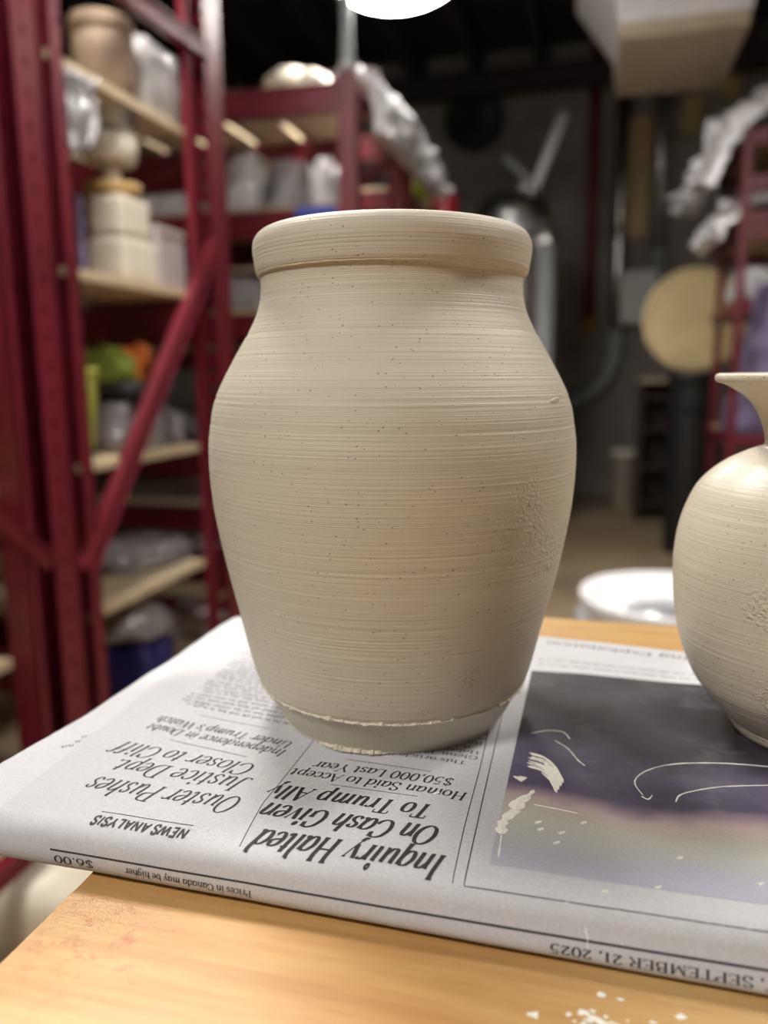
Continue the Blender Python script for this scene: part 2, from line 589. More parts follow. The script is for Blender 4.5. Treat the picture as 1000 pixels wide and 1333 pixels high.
# hanging pull tube beside the lamp
pt = aty(452, 86, LP.y - 0.42)
t = thing('hanging_tube', 'white hanging tube with a round end beside the bright pendant lamp', 'tube', pt)
MB().tube([(0, 0, 0.0), (0, 0, 0.02), (0, 0, 0.10), (0, 0, ZC - pt.z)], [0.022, 0.022, 0.018, 0.016], 14).build('tube', M['pipe_grey'], t, True)
MB().lathe([(0.0, -0.03), (0.016, -0.026), (0.027, -0.006), (0.027, 0.004)], 16).build('end_cap', M['galv'], t, True)

# ------------------------------------------------------------------ racks
def channel_post(x, y0, y1, z1, lip0, lip1, parent, depth=0.030, th=0.003, pitch=0.05, hole=None):
    """upright: C-section opening toward +x, front lips, slotted web behind"""
    m = MB()
    m.box(x - depth, x, y0, y0 + th, 0, z1)
    m.box(x - depth, x, y1 - th, y1, 0, z1)
    if lip0 > th: m.box(x - th, x, y0, y0 + lip0, 0, z1)
    if lip1 > th and hole is None: m.box(x - th, x, y1 - lip1, y1, 0, z1)
    if hole is not None:                         # lip punched with a row of slots
        hy, hw, hh = hole
        m.box(x - th, x, y1 - lip1, hy - hw / 2, 0, z1)
        m.box(x - th, x, hy + hw / 2, y1, 0, z1)
        z = 0.0
        while z < z1 - 0.001:
            m.box(x - th, x, hy - hw / 2, hy + hw / 2, z, min(z + pitch - hh, z1))
            z += pitch
    # slotted web (ladder)
    g0, g1 = y0 + (y1 - y0) * 0.36, y0 + (y1 - y0) * 0.64
    xb = x - depth
    m.box(xb, xb + th, y0 + th, g0, 0, z1)
    m.box(xb, xb + th, g1, y1 - th, 0, z1)
    z = 0.0
    while z < z1 - 0.01:
        m.box(xb, xb + th, g0, g1, z, min(z + pitch * 0.55, z1))
        z += pitch
    post = m.build('post', M['red'], parent)
    return post


def beam_x(parent, x0, x1, y, z0, z1, th=0.03):
    m = MB()
    m.box(x0, x1, y - th / 2, y + th / 2, z0, z1, 0.003)
    m.box(x0, x1, y - th / 2 - 0.006, y + th / 2 + 0.006, z1 - 0.012, z1, 0.002)
    return m.build('beam', M['red'], parent)


def deck(parent, x0, x1, y0, y1, ztop, th=0.018):
    return MB().box(x0, x1, y0, y1, ztop - th, ztop, 0.002).build('deck_board', M['deck'], parent)


XE = -0.937
# rack B: the end frame beside the aisle
yb0, yb1 = atx(92, 600, XE).y, atx(121, 600, XE).y
yf0, yf1 = atx(263, 450, XE).y, atx(304, 450, XE).y
rb = thing('storage_rack', 'dark red steel rack with diagonal end brace, loaded with plaster blocks', 'rack')
channel_post(XE, yb0, yb1, 2.3, 0.0, 0.034, rb, hole=(yb1 - 0.008, 0.006, 0.016))
channel_post(XE, yf0, yf1, 2.3, 0.006, (yf1 - yf0) * 0.52, rb, 0.022)
for y in (yb0, yf0):
    channel_post(-2.45, y, y + 0.05, 2.3, 0.012, 0.02, rb)


def brace(parent, pa, pb, x=XE, w=0.036):
    a, b = atx(*pa, x), atx(*pb, x)
    m = MB().bar(a, b, 0.028, w, up=(1, 0, 0.0001)) if False else MB()
    d = (b - a).normalized()
    s = Vector((1, 0, 0)).cross(d).normalized()
    V = []
    for p in (a, b):
        for (i, j) in ((-1, -1), (1, -1), (1, 1), (-1, 1)):
            V.append(p + s * (i * w / 2) + Vector((j * 0.011 - 0.012, 0, 0)))
    m.add(V, [(3, 2, 1, 0), (4, 5, 6, 7), (0, 1, 5, 4), (1, 2, 6, 5), (2, 3, 7, 6), (3, 0, 4, 7)])
    # raised folded edges of the channel brace
    for sgn in (-1, 1):
        V = []
        for p in (a, b):
            for (i, j) in ((-1, -1), (1, -1), (1, 1), (-1, 1)):
                V.append(p + s * (sgn * w / 2 * 0.9 + i * w * 0.05) + Vector((j * 0.003 + 0.001, 0, 0)))
        m.add(V, [(3, 2, 1, 0), (4, 5, 6, 7), (0, 1, 5, 4), (1, 2, 6, 5), (2, 3, 7, 6), (3, 0, 4, 7)])
    return m.build('brace', M['red'], parent)


brace(rb, (283, 318), (117, 745), w=0.039)
brace(rb, (120, -45), (272, 68), w=0.034)
DB = (1.597, 1.226, 0.858, 0.562, 0.2)
for z in DB:
    deck(rb, -2.4, -0.955, yb1 + 0.01 - 0.03, yf0 - 0.005, z)
    beam_x(rb, -2.42, XE - 0.05, yf1 - 0.03, z - 0.105, z - 0.018)
    beam_x(rb, -2.42, XE - 0.05, yb1 - 0.012, z - 0.105, z - 0.018)
beam_x(rb, -2.42, XE - 0.05, yf1 - 0.03, 2.0, 2.1)
deck(rb, -2.4, -0.955, yb1 - 0.02, yf0 - 0.005, 2.118)

# rack A: back to back with rack B, nearer
ya0, ya1 = atx(26, 600, XE).y, atx(90.5, 600, XE).y
ra = thing('storage_rack', 'dark red steel rack standing back to back with the braced one', 'rack')
channel_post(XE, ya0, ya1 - .002, 2.3, 0.018, (ya1 - ya0) * 0.46, ra, 0.055, hole=(ya1 - (ya1 - ya0) * 0.26, 0.007, 0.016))
channel_post(XE, ya0 - 0.55, ya0 - 0.45, 2.3, 0.02, 0.05, ra)
for y in (ya0, ya0 - 0.55):
    channel_post(-2.45, y, y + 0.06, 2.3, 0.012, 0.02, ra)
brace(ra, (-150, 530), (68, 735), w=0.034)
brace(ra, (-150, 1290), (66, 1085), w=0.036)
for z in (1.565, 1.207, 0.833, 0.535, 0.2):
    deck(ra, -2.4, -0.985, ya0 - 0.5, ya0 - 0.005, z)
    beam_x(ra, -2.42, XE - 0.05, ya1 - 0.04, z - 0.105, z - 0.018)
    beam_x(ra, -2.42, XE - 0.05, ya0 - 0.47, z - 0.105, z - 0.018)


# rack C row: across the aisle, further back
def square_post(parent, x0, x1, y0, y1, z1):
    m = MB()
    m.box(x0, x1, y0, y1, 0, z1, 0.004)
    return m.build('post', M['red'], parent)


XC = atx(480, 300, -0.765).x
YC0, YC1 = 2.628, 3.235
CL = ((1.859, 1.946), (1.480, 1.568), (1.150, 1.235), (0.68, 0.745), (0.47, 0.55), (0.12, 0.2))
rc = thing('storage_rack', 'dark red steel rack with blue tape on its beam, behind the jar', 'rack')
square_post(rc, XC - 0.062, XC, YC0 - 0.03, YC0 + 0.03, 1.965)
square_post(rc, XC - 0.05, XC, YC1 - 0.03, YC1 + 0.03, 1.965)
square_post(rc, -2.75, -2.69, YC0 - 0.03, YC0 + 0.03, 1.965)
square_post(rc, -2.75, -2.69, YC1 - 0.03, YC1 + 0.03, 1.965)
for z0, z1 in CL:
    beam_x(rc, -2.70, XC - 0.055, YC0, z0, z1)
    beam_x(rc, -2.70, XC - 0.045, YC1, z0, z1)
    MB().box(XC - 0.035, XC - 0.01, YC0 + 0.03, YC1 - 0.03, z0 + 0.03, z1 - 0.01, 0.003).build('end_strut', M['red'], rc)
for z0, z1 in CL[1:]:
    deck(rc, -2.68, XC - 0.07, YC0 + 0.02, YC1 - 0.02, z1 + 0.018)
for k in range(9):      # wooden slats under the top level
    x = -0.97 - k * 0.2
    MB().box(x - 0.15, x, YC0 - 0.0 + 0.02, YC1 - 0.02, 1.946, 1.962, 0.002).build('top_slat', M['deck'], rc)
MB().bar((XC - 0.02, YC0, 1.62), (XC - 0.02, YC1, 1.88), 0.02, 0.035).build('brace', M['red'], rc)
MB().bar((XC - 0.02, YC0, 1.2), (XC - 0.02, YC1, 1.47), 0.02, 0.035).build('brace', M['red'], rc)
MB().box(XC - 0.215, XC - 0.075, YC0 - 0.0245, YC0 - 0.0215, 1.535, 1.572).build('tape_strip', M['tape'], rc)['label'] = 'strip of blue tape'

YD0, YD1 = 3.40, 4.03
rc2 = thing('storage_rack', 'dark red steel storage rack standing behind the taped one, end frame toward the block wall', 'rack')
for (x0, x1) in ((XC - 0.05, XC), (-2.75, -2.70)):
    for y in (YD0, YD1):
        square_post(rc2, x0, x1, y - 0.025, y + 0.025, 1.94 if y == YD0 else 1.82)
for z0, z1 in ((1.70, 1.78), (1.40, 1.48), (1.06, 1.14), (0.6, 0.68), (0.2, 0.28)):
    beam_x(rc2, -2.70, XC - 0.045, YD0, z0, z1)
    beam_x(rc2, -2.70, XC - 0.045, YD1, z0, z1)
    MB().box(XC - 0.035, XC - 0.01, YD0 + 0.025, YD1 - 0.025, z0 + 0.01, z1 - 0.01, 0.003).build('end_strut', M['red'], rc2)
    deck(rc2, -2.68, XC - 0.06, YD0 + 0.02, YD1 - 0.02, z1 + 0.018)
MB().bar((XC - 0.02, YD0, 1.80), (XC - 0.02, YD1, 1.50), 0.02, 0.035).build('brace', M['red'], rc2)

# rack D: right, draped in plastic
pD = aty(968, 300, 3.75)
XD, YE0 = pD.x, 3.75
YE1 = 4.55
rd = thing('drying_rack', 'slim red steel drying rack hung with clear plastic, behind the round wooden bat', 'rack')
zD = aty(968, 165, YE0).z
XDR = XD + 0.62
for (x, y, w) in ((XD, YE0, 0.034), (XD + 0.03, YE1, 0.034), (XDR, YE0, 0.034), (XDR, YE1, 0.034)):
    square_post(rd, x - w / 2, x + w / 2, y - w / 2, y + w / 2, zD)
DLV = [aty(985, q, YE0).z for q in (168, 228, 275, 292, 388)] + [0.75, 0.35]
for i, z in enumerate(DLV):
    h = 0.06 if i < 5 else 0.05
    for y in (YE0, YE1):
        MB().box(XD, XDR, y - 0.012, y + 0.012, z - h, z, 0.002).build('beam', M['red'], rd)
    MB().box(XD - 0.01, XD + 0.014, YE0, YE1, z - h, z - 0.01, 0.002).build('end_strut', M['red'], rd)
    if i not in (2,):
        deck(rd, XD + 0.018, XDR - 0.01, YE0 + 0.013, YE1 - 0.013, z - 0.004)

# ------------------------------------------------------------------ things on the racks
def zpx(px, py, x): return atx(px, py, x).z
def ypx(px, py, x): return atx(px, py, x).y


# --- rack B, upper deck
zb = DB[0]
xc = -1.035
pc_ = atx(134, 70, xc)
h = zpx(130, 26, xc) - zb
r = 0.064
t = thing('clay_tub', 'round brown clay tub with a thick rim on the upper deck of the braced rack', 'tub', (xc, pc_.y, zb))
MB().lathe([(0, 0), (r * .80, 0), (r * .96, h * .25), (r, h * .6), (r * .97, h * .8), (r * .90, h * .8), (r * .85, h * .3), (0, h * .1)], 28).build('body', M['brown_clay'], t, True)
MB().lathe([(r * .95, h * .79), (r * 1.04, h * .82), (r * 1.05, h * .95), (r * .98, h), (r * .86, h * .97), (r * .88, h * .8)], 28).build('rim', M['brown_clay'], t, True)
y0, y1 = pc_.y + r * 1.06, yf0 + 0.03
lp = lump(-1.063, (y0 + y1) / 2, zb, 0.19, y1 - y0, zpx(205, 52, -.97) - zb, 11, 32, 0.06, 10)
tag(mesh_obj('plastic_wrapped_ware', *lp, M['plastic'], smooth=True), 'crumpled white plastic sheet wrapped over ware on the upper deck of the braced rack', 'wrapped ware')
# hanging grey sheet
def sheet(name, corners, nx, ny, amp, seed, material, label, cat):
    a, b, c, d = [Vector(p) for p in corners]      # a-b top, d-c bottom
    rnd = random.Random(seed)
    off = Vector((rnd.random() * 40, rnd.random() * 40, 3))
    V, Fc = [], []
    nrm = (b - a).cross(d - a).normalized()
    for layer in (0, 1):
        for j in range(ny + 1):
            for i in range(nx + 1):
                u, v = i / nx, j / ny
                p = (a * (1 - u) + b * u) * (1 - v) + (d * (1 - u) + c * u) * v
                f = noise.fractal(Vector((u * 5, v * 2.2, 0)) + off, 0.7, 2.0, 3) * amp
                V.append(p + nrm * (f + layer * 0.002))
    w = nx + 1
    N = w * (ny + 1)
    for j in range(ny):
        for i in range(nx):
            q = j * w + i
            Fc.append((q, q + 1, q + w + 1, q + w))
            Fc.append((N + q + w, N + q + w + 1, N + q + 1, N + q))
    for i in range(nx):
        Fc.append((i + 1, i, N + i, N + i + 1))
        q = ny * w + i
        Fc.append((q, q + 1, N + q + 1, N + q))
    for j in range(ny):
        q = j * w
        Fc.append((q, q + w, N + q + w, N + q))
        q = j * w + nx
        Fc.append((q + w, q, N + q, N + q + w))
    return tag(mesh_obj(name, V, Fc, material, smooth=True), label, cat)


xs = -0.946
sheet('plastic_sheet', [atx(84, 86, xs), atx(128, 108, xs), atx(120, 196, xs), atx(92, 200, xs)], 14, 12, 0.014, 3, M['grey_plastic'],
      'grey plastic sheet hanging below the brown clay tub', 'plastic sheet')

# --- rack B, second deck: plaster blocks with dishes stacked on top
zb = DB[1]
xf = -0.966
ya, yb_ = ypx(163, 320, xf), ypx(205, 320, xf)
xk = aty(112, 320, ya).x
zm, zt = zpx(163, 306, xf), zpx(163, 250, xf)
tag(MB().box(xk, xf, ya, yb_, zb, zm, 0.012).build('plaster_block', M['cream'], smooth=False), 'cream plaster block lying directly on the deck of the braced rack', 'block')
tag(MB().box(xk + .004, xf - .004, ya + 0.006, yb_ - 0.012, zm, zt, 0.014).build('plaster_block', M['cream']), 'cream plaster block stacked on another one, carrying dishes', 'block')
xc = xf - .060
ym = max(ya + .045, min(ypx(146, 240, xc), yb_ - .04))
zc0 = zt
zc1 = zpx(146, 216, xc)
t = thing('pedestal_dish', 'ochre tray with a short cream pedestal on the stacked plaster blocks', 'dish', (xc, ym, zc0))
MB().lathe([(0, 0), (0.052, 0), (0.058, 0.008), (0.061, 0.026), (0.056, 0.026), (0.052, 0.009), (0, 0.008)], 28).build('tray', M['amber'], t, True)
MB().lathe([(0, 0.008), (0.024, 0.008), (0.019, 0.014), (0.018, zc1 - zc0 - 0.01), (0.03, zc1 - zc0), (0, zc1 - zc0)], 20).build('pedestal', M['cream'], t, True)
t = thing('clay_bowl', 'wide cream bowl balanced on the ochre tray pedestal', 'bowl', (xc, ym + 0.0, zc1))
h = zpx(145, 180, xc) - zc1
MB().lathe([(0, 0), (0.046, 0), (0.054, h * .12), (0.057, h * .5), (0.058, h), (0.052, h), (0.05, h * .5), (0, h * .2)], 28).build('body', M['cream'], t, True)
MB().lathe([(0.056, h * .86), (0.060, h * .92), (0.059, h * 1.0), (0.05, h * 1.01), (0.052, h * .88)], 28).build('rim', M['cream'], t, True)
z2 = zc1 + h * 1.01
t = thing('steel_bowl', 'shiny steel bowl stacked on the wide cream bowl', 'bowl', (xc, ym + 0.005, z2))
h = max(.03, zpx(150, 144, xc) - z2)
MB().lathe([(0, 0), (0.044, 0), (0.056, h * .45), (0.062, h * .92), (0.067, h), (0.06, h), (0.054, h * .5), (0.04, h * .1), (0, h * .08)], 32).build('body', M['steel'], t, True)
MB().tube([(0.065 * math.cos(a * .2094), 0.065 * math.sin(a * .2094), h) for a in range(31)], 0.003, 8, False).build('rim', M['steel'], t, True)
ya, yb2_ = max(yb_ + .004, ypx(207, 340, -.962)), ypx(243, 340, -.962)
t = thing('storage_box', 'lilac grey box standing beside the cream plaster blocks', 'box', (-1.03, (ya + yb2_) / 2, zb))
h = zpx(225, 298, -.962) - zb
MB().box(-.06, .065, -(yb2_ - ya) / 2, (yb2_ - ya) / 2, 0, h * .86, 0.006).build('body', M['lilac'], t)
MB().box(-.063, .068, -(yb2_ - ya) / 2 + .001, (yb2_ - ya) / 2 - .001, h * .86, h, 0.006).build('lid', M['lilac'], t)
ya = ypx(106, 320, -1.0)
tag(MB().box(-1.10, -0.985, ya - 0.02, ya - 0.004, zb, zpx(104, 262, -1.02), 0.004).build('glaze_board', M['lavender']), 'thin lavender board standing against the cream plaster blocks', 'board')

# --- rack B, third deck: bagged grey ware with bright cloth on it
zb = DB[2]
xc = -1.06
ya, yb_ = ypx(122, 560, xc), ypx(190, 560, xc)
h1 = zpx(160, 520, xc) - zb
tag(mesh_obj('bagged_ware', *lump(xc, (ya + yb_) / 2, zb, 0.17, yb_ - ya, h1, 21, 26, .14), M['grey_plastic'], smooth=True),
    'grey plastic bagged ware under the green and orange cloth', 'bagged ware')
ya2, yb2 = ypx(196, 560, xc), yf0 - 0.015
tag(mesh_obj('bagged_ware', *lump(xc, (ya2 + yb2) / 2, zb, 0.17, yb2 - ya2, zpx(235, 530, xc) - zb, 22, 26, .14), M['grey_plastic'], smooth=True),
    'grey plastic bagged ware beside the cloth-topped bag on the braced rack', 'bagged ware')
ym = (ya + yb_) / 2
zq = zb + h1 * 1.13
h = zpx(160, 497, xc) - zq
tag(MB().box(xc - .08, xc + .08, ym - .09, ym + .11, zq, zq + h, 0.008).build('crate', M['dark_plastic']), 'dark shallow crate on top of the grey bagged ware', 'crate')
zq += h
ya, yb_ = ypx(112, 470, xc), ypx(152, 470, xc)
hh = zpx(140, 458, xc) - zq
tag(mesh_obj('cloth_bundle', *lump(xc, (ya + yb_) / 2, zq, 0.16, yb_ - ya, hh, 31, 22, .3, 2.4), M['green'], smooth=True), 'olive green cloth bundle on the dark crate', 'cloth')
ya, yb_ = ypx(152, 470, xc), ypx(200, 470, xc)
tag(mesh_obj('cloth_bundle', *lump(xc, (ya + yb_) / 2, zq, 0.15, yb_ - ya, hh * 1.05, 32, 22, .35, 2.4), M['orange'], smooth=True), 'bright orange cloth bundle on the dark crate', 'cloth')
xs = -0.972
sheet('hanging_strap', [atx(112, 478, xs), atx(127, 478, xs), atx(124, 585, xs), atx(114, 585, xs)], 4, 14, 0.003, 5, M['strap'],
      'yellow green strap hanging beside the grey bagged ware', 'strap')

# --- rack B, fourth deck
zb = DB[3]
xc = -1.12
ya, yb_ = ypx(128, 720, xc), ypx(230, 720, xc)
tag(mesh_obj('bagged_ware', *lump(xc, (ya + yb_) / 2, zb, 0.24, yb_ - ya, zpx(190, 700, xc) - zb, 41, 30, .16, 3.6), M['grey_plastic'], smooth=True),
    'flat grey plastic bagged ware on the second lowest deck of the braced rack', 'bagged ware')
ya, yb_ = ypx(256, 720, -1.02), yf0 + 0.0
t = thing('storage_box', 'small white lidded box at the far post of the braced rack', 'box', (-1.02, (ypx(254, 720, -1.02) + ypx(277, 720, -1.02)) / 2, zb))
hb = zpx(262, 712, -1.02) - zb
MB().box(-.05, .05, -.04, .04, 0, hb * .8, .004).build('body', M['white'], t)
MB().box(-.053, .053, -.043, .043, hb * .8, hb, .004).build('lid', M['white'], t)
ya, yb_ = ypx(178, 650, -1.2), ypx(268, 650, -1.2)

# --- rack B, lowest deck
zb = DB[4]
xc = -1.08
ya, yb_ = ypx(138, 860, xc), ypx(192, 860, xc)
h = zpx(165, 835, xc) - zb
tag(mesh_obj('clay_bag', *lump(xc, (ya + yb_) / 2, zb, 0.22, yb_ - ya, h, 51, 24, .16, 4.2), M['purple'], smooth=True), 'dark purple clay bag on the lowest deck of the braced rack', 'bag')
tag(mesh_obj('plastic_sheet', *lump(xc, (ya + yb_) / 2 + .02, zb + h * 1.11, 0.20, yb_ - ya + .03, zpx(170, 788, xc) - zb - h, 52, 24, .3, 2.6), M['grey_plastic'], smooth=True),
    'crumpled grey plastic heap on the dark purple clay bag', 'plastic sheet')
ya, yb_ = ypx(198, 860, xc), ypx(232, 860, xc)
t = thing('glaze_carton', 'amber carton between the purple bag and the white box', 'carton', (xc, (ya + yb_) / 2, zb))
w_ = (yb_ - ya) / 2
h = zpx(215, 836, xc) - zb
MB().box(-.1, .1, -w_, w_, 0, h * .7, .005).build('body', M['amber'], t)
MB().box(-.102, .102, -w_ - .002, w_ + .002, h * .7, h, .005).build('lid', M['brown_clay'], t)
ya, yb_ = ypx(246, 800, -1.04), ypx(280, 800, -1.04)
t = thing('storage_box', 'tall white box behind the newspaper, at the foot of the braced rack', 'box', (-1.04, (ya + yb_) / 2, zb))
h = zpx(262, 790, -1.04) - zb
w_ = (yb_ - ya) / 2
MB().box(-.08, .08, -w_, w_, 0, h * .85, .005).build('body', M['white'], t)
MB().box(-.083, .083, -w_ - .003, w_ + .003, h * .85, h, .005).build('lid', M['lilac'], t)

# --- rack A things (cut by the frame edge)
xc = -1.12
z = 0.535
ym = ya0 - 0.14
tag(mesh_obj('bagged_ware', *lump(xc, ym, z, 0.26, 0.22, zpx(15, 765, xc) - z, 61, 24, .14, 3.4), M['cream'], smooth=True), 'pale wrapped ware on the rack cut off by the frame', 'wrapped ware')
tag(mesh_obj('bagged_ware', *lump(xc, ym, 0.833, 0.26, 0.24, zpx(10, 560, xc) - 0.833, 62, 24, .2, 3.0), M['green'], smooth=True), 'olive green soft bundle on the rack cut off by the frame', 'bundle')
tag(mesh_obj('clay_bag', *lump(xc - .02, ym, 0.2, 0.30, 0.26, 0.16, 63, 24, .14, 3.4), M['dark_plastic'], smooth=True), 'dark grey clay bag on the lowest deck of the rack cut off by the frame', 'bag')
fl = atz(18, 1190, 0.0)
tag(mesh_obj('clay_sack', *lump(fl.x + .02, fl.y + 0.02, 0.0, 0.34, 0.30, 0.17, 64, 24, .10, 3.0), M['cream'], smooth=True), 'cream clay sack lying on the floor beside the table corner', 'sack')

# --- rack C things
zb = 1.586
xa, xb = aty(296, 240, YC0 + .2).x, aty(452, 240, YC0 + .2).x
yc = YC0 + 0.28
wx = (xb - xa)
for k, (f0, f1, pt_) in enumerate(((0.0, .38, 214), (.38, .69, 222), (.69, 1.0, 228))):
    cx_ = xa + wx * (f0 + f1) / 2
    tag(mesh_obj('bagged_ware', *lump(cx_, yc, zb, (wx * (f1 - f0)) * .9, 0.42, aty(340, pt_, yc).z - zb, 70 + k, 26, .18, 3.0), M['plastic' if k != 1 else 'grey_plastic'], smooth=True),
        ('clear plastic bagged ware on the taped beam, at its far end from the tape', 'greyish plastic bagged ware on the taped beam, between two clearer bags', 'clear plastic bagged ware directly above the blue tape')[k], 'bagged ware')
xq = aty(250, 240, YC0 + .2).x
tag(mesh_obj('bagged_ware', *lump(xq - .17, yc, zb, 0.42, 0.42, aty(230, 232, yc).z - zb, 75, 26, .16, 3.0), M['plastic'], smooth=True), 'clear plastic bagged ware seen past the cream plaster blocks', 'bagged ware')
# cloth on the top level, plastic hanging over its end
xa, xb = aty(345, 100, YC0 + .25).x, min(aty(462, 100, YC0 + .25).x, XC - .13)
tag(mesh_obj('cloth_bundle', *lump((xa + xb) / 2, YC0 + .26, 1.962, xb - xa, .40, aty(410, 78, YC0 + .15).z - 1.962, 81, 26, .2, 2.2), M['cream'], smooth=True),
    'beige cloth heap on top of the taped rack', 'cloth')
hx = XC + 0.004
V, Fc = [], []


def drape(name, path, y0, y1, amp, seed, material, label, cat='plastic sheet', n=18, th=.002):
    """sheet laid over an edge: path in x-z, running y0..y1"""
    rnd = random.Random(seed)
    off = Vector((rnd.random() * 30, rnd.random() * 30, 0))
    pts = []
    for i in range(len(path) - 1):
        a, b = Vector((path[i][0], 0, path[i][1])), Vector((path[i + 1][0], 0, path[i + 1][1]))
        for k in range(6): pts.append(a.lerp(b, k / 6))
    pts.append(Vector((path[-1][0], 0, path[-1][1])))
    V, Fc = [], []
    m = len(pts)
    for layer in (0, 1):
        for j in range(n + 1):
            v = j / n
            for i, p in enumerate(pts):
                d = (pts[min(i + 1, m - 1)] - pts[max(i - 1, 0)]).normalized()
                nr = Vector((-d.z, 0, d.x))
                if nr.z < -0.2: nr = -nr
                f = abs(noise.fractal(Vector((i * .16, v * 5, 0)) + off, .7, 2, 3)) * amp * 2
                V.append(Vector((p.x, y0 + (y1 - y0) * v + noise.noise(Vector((i * .3, v * 3, 7)) + off) * amp * .6, p.z)) + nr * (f * (1 if layer else .3) + layer * th + .003))
    N = m * (n + 1)
    for j in range(n):
        for i in range(m - 1):
            q = j * m + i
            Fc.append((q, q + 1, q + m + 1, q + m))
            Fc.append((N + q + m, N + q + m + 1, N + q + 1, N + q))
    rim = [j * m for j in range(n + 1)]
    for a, b in list(zip(rim, rim[1:])) + [(q + m - 1, p + m - 1) for p, q in zip(rim, rim[1:])]:
        Fc.append((b, a, N + a, N + b))
    for i in range(m - 1):
        Fc.append((i, i + 1, N + i + 1, N + i))
        q = n * m + i
        Fc.append((q + 1, q, N + q, N + q + 1))
    return tag(mesh_obj(name, V, Fc, material, smooth=True), label, cat)


drape('plastic_sheet', [(XC - .10, 1.968), (XC - .05, 1.975), (XC + .012, 1.955), (XC + .028, 1.88), (XC + .03, 1.80)], YC0 + .06, YD0 + .40, 0.03, 4, M['plastic'],
      'crumpled clear plastic sheet hanging over the end of the taped rack', th=.03)
xq = aty(500, 265, YC0 + .3).x
tag(mesh_obj('bagged_ware', *lump(XC - .16, YD0 + .3, 1.498, .22, .40, .17, 83, 24, .2, 3.0), M['plastic'], smooth=True), 'clear plastic bagged ware on the rack behind the taped one', 'bagged ware')
t = thing('glaze_bottle', 'green and cream glaze bottle on the top deck of the rack behind the taped one', 'bottle', (XC - .06, YD1 - 0.13, 1.798), group=None)
MB().lathe([(0, 0), (.04, 0), (.045, .01), (.045, .12), (.035, .145), (.016, .155), (.016, .17), (0, .17)], 24).build('body', M['cream'], t, True)
MB().lathe([(.0455, .03), (.046, .035), (.046, .11), (.0455, .115)], 24).build('label_band', M['green'], t, True)
# low items of rack C seen under the beams
tag(mesh_obj('bagged_ware', *lump(aty(318, 395, YC0 + .2).x, YC0 + .25, 1.253, .26, .36, .12, 85, 22, .2, 3.0), M['grey_plastic'], smooth=True), 'grey bagged ware on the taped rack at the shoulder of the jar', 'bagged ware')
tag(mesh_obj('bagged_ware', *lump(aty(225, 650, YC0 + .2).x, YC0 + .25, .763, .5, .36, .14, 86, 22, .2, 3.0), M['dark_plastic'], smooth=True), 'dark bagged ware on a low deck of the taped rack', 'bagged ware')
tag(mesh_obj('bagged_ware', *lump(aty(225, 690, YC0 + .2).x, YC0 + .25, .568, .6, .36, .09, 87, 22, .2, 3.0), M['grey_plastic'], smooth=True), 'flat grey bagged ware on the second lowest deck of the taped rack', 'bagged ware')
# third rack stub with a red bin
pr = aty(583, 300, 4.45)
t3 = thing('shelf_stand', 'dark red steel stand carrying the red bin behind the racks', 'stand', (pr.x - .18, 4.45, 0))
zr = 1.70
for sx in (-.25, .25):
    for sy in (-.2, .2):
        MB().box(sx - .02, sx + .02, sy - .02, sy + .02, 0, zr - .02, .003).build('leg', M['red'], t3)
MB().box(-.27, .27, -.22, .22, zr - .02, zr, .003).build('top', M['red'], t3)
MB().box(-.25, .25, -.2, .2, .7, .72, .003).build('shelf', M['red'], t3)
t = thing('red_bin', 'round red plastic bin with a lid behind the rim of the jar', 'bin', (pr.x - .01, 4.40, zr))
h = aty(583, 250, 4.4).z - zr
MB().lathe([(0, 0), (.055, 0), (.066, h * .5), (.07, h * .72), (0, h * .72)], 24).build('body', M['red_bin'], t, True)
MB().lathe([(.074, h * .70), (.076, h * .78), (.06, h * .93), (.03, h), (0, h)], 24).build('lid', M['red_bin'], t, True)

# --- rack D things
yD = YE0
drape('plastic_sheet', [(XDR - .05, DLV[0] + .10), (XD + .25, DLV[0] + .13), (XD + .06, DLV[0] + .06), (XD - .05, DLV[0] - .06), (XD - .10, DLV[0] - .17), (XD - .115, DLV[0] - .22)],
      YE0 - .03, YE1 - .1, .06, 14, M['plastic'], 'crumpled clear plastic sheet over the top of the slim drying rack', th=.06)
zz = DLV[2]
drape('plastic_sheet', [(XD + .34, DLV[1] - .10), (XD + .16, DLV[1] - .10), (XD + .03, DLV[1] - .12), (XD - .05, DLV[1] - .19), (XD - .08, DLV[1] - .25)], YE0 + .02, YE1 - .25, .04, 15, M['plastic'],
      'clear plastic sheet hanging from the second level of the slim drying rack', th=.04)
tag(mesh_obj('bagged_ware', *lump(XD + .3, YE0 + .3, DLV[3] - .004, .5, .5, .012 + DLV[2] - DLV[3] - .06 + .03, 91, 22, .1, 4.0), M['plastic'], smooth=True), 'low clear plastic bagged ware inside the slim drying rack', 'bagged ware')
zb = DLV[4] - .004
tag(mesh_obj('bagged_ware', *lump(XD + .14, YE0 + .15, zb, .34, .30, .13, 92, 22, .2, 3.0), M['plastic'], smooth=True), 'white plastic bagged ware low in the slim drying rack behind the small vase', 'bagged ware')
# lavender cloth hanging in front of rack D
yl = YE0 - 0.06
sheet('hanging_cloth', [aty(985, 372, yl), aty(1110, 340, yl), aty(1120, 500, yl), aty(958, 505, yl)], 26, 18, .04, 17, M['lavender'], 'lavender cloth hanging in front of the slim drying rack', 'cloth')
tag(mesh_obj('bagged_ware', *lump(XD + .16, YE0 + .22, .746, .36, .36, .20, 93, 24, .25, 2.8), M['lavender'], smooth=True), 'lavender and white bag behind the neck of the small vase', 'bag')
tag(mesh_obj('bagged_ware', *lump(XD + .2, YE0 + .22, .346, .34, .36, .22, 94, 24, .25, 2.8), M['plastic'], smooth=True), 'white plastic bag on the lowest deck of the slim drying rack', 'bag')

# ------------------------------------------------------------------ back wall and right side
YW = Y1
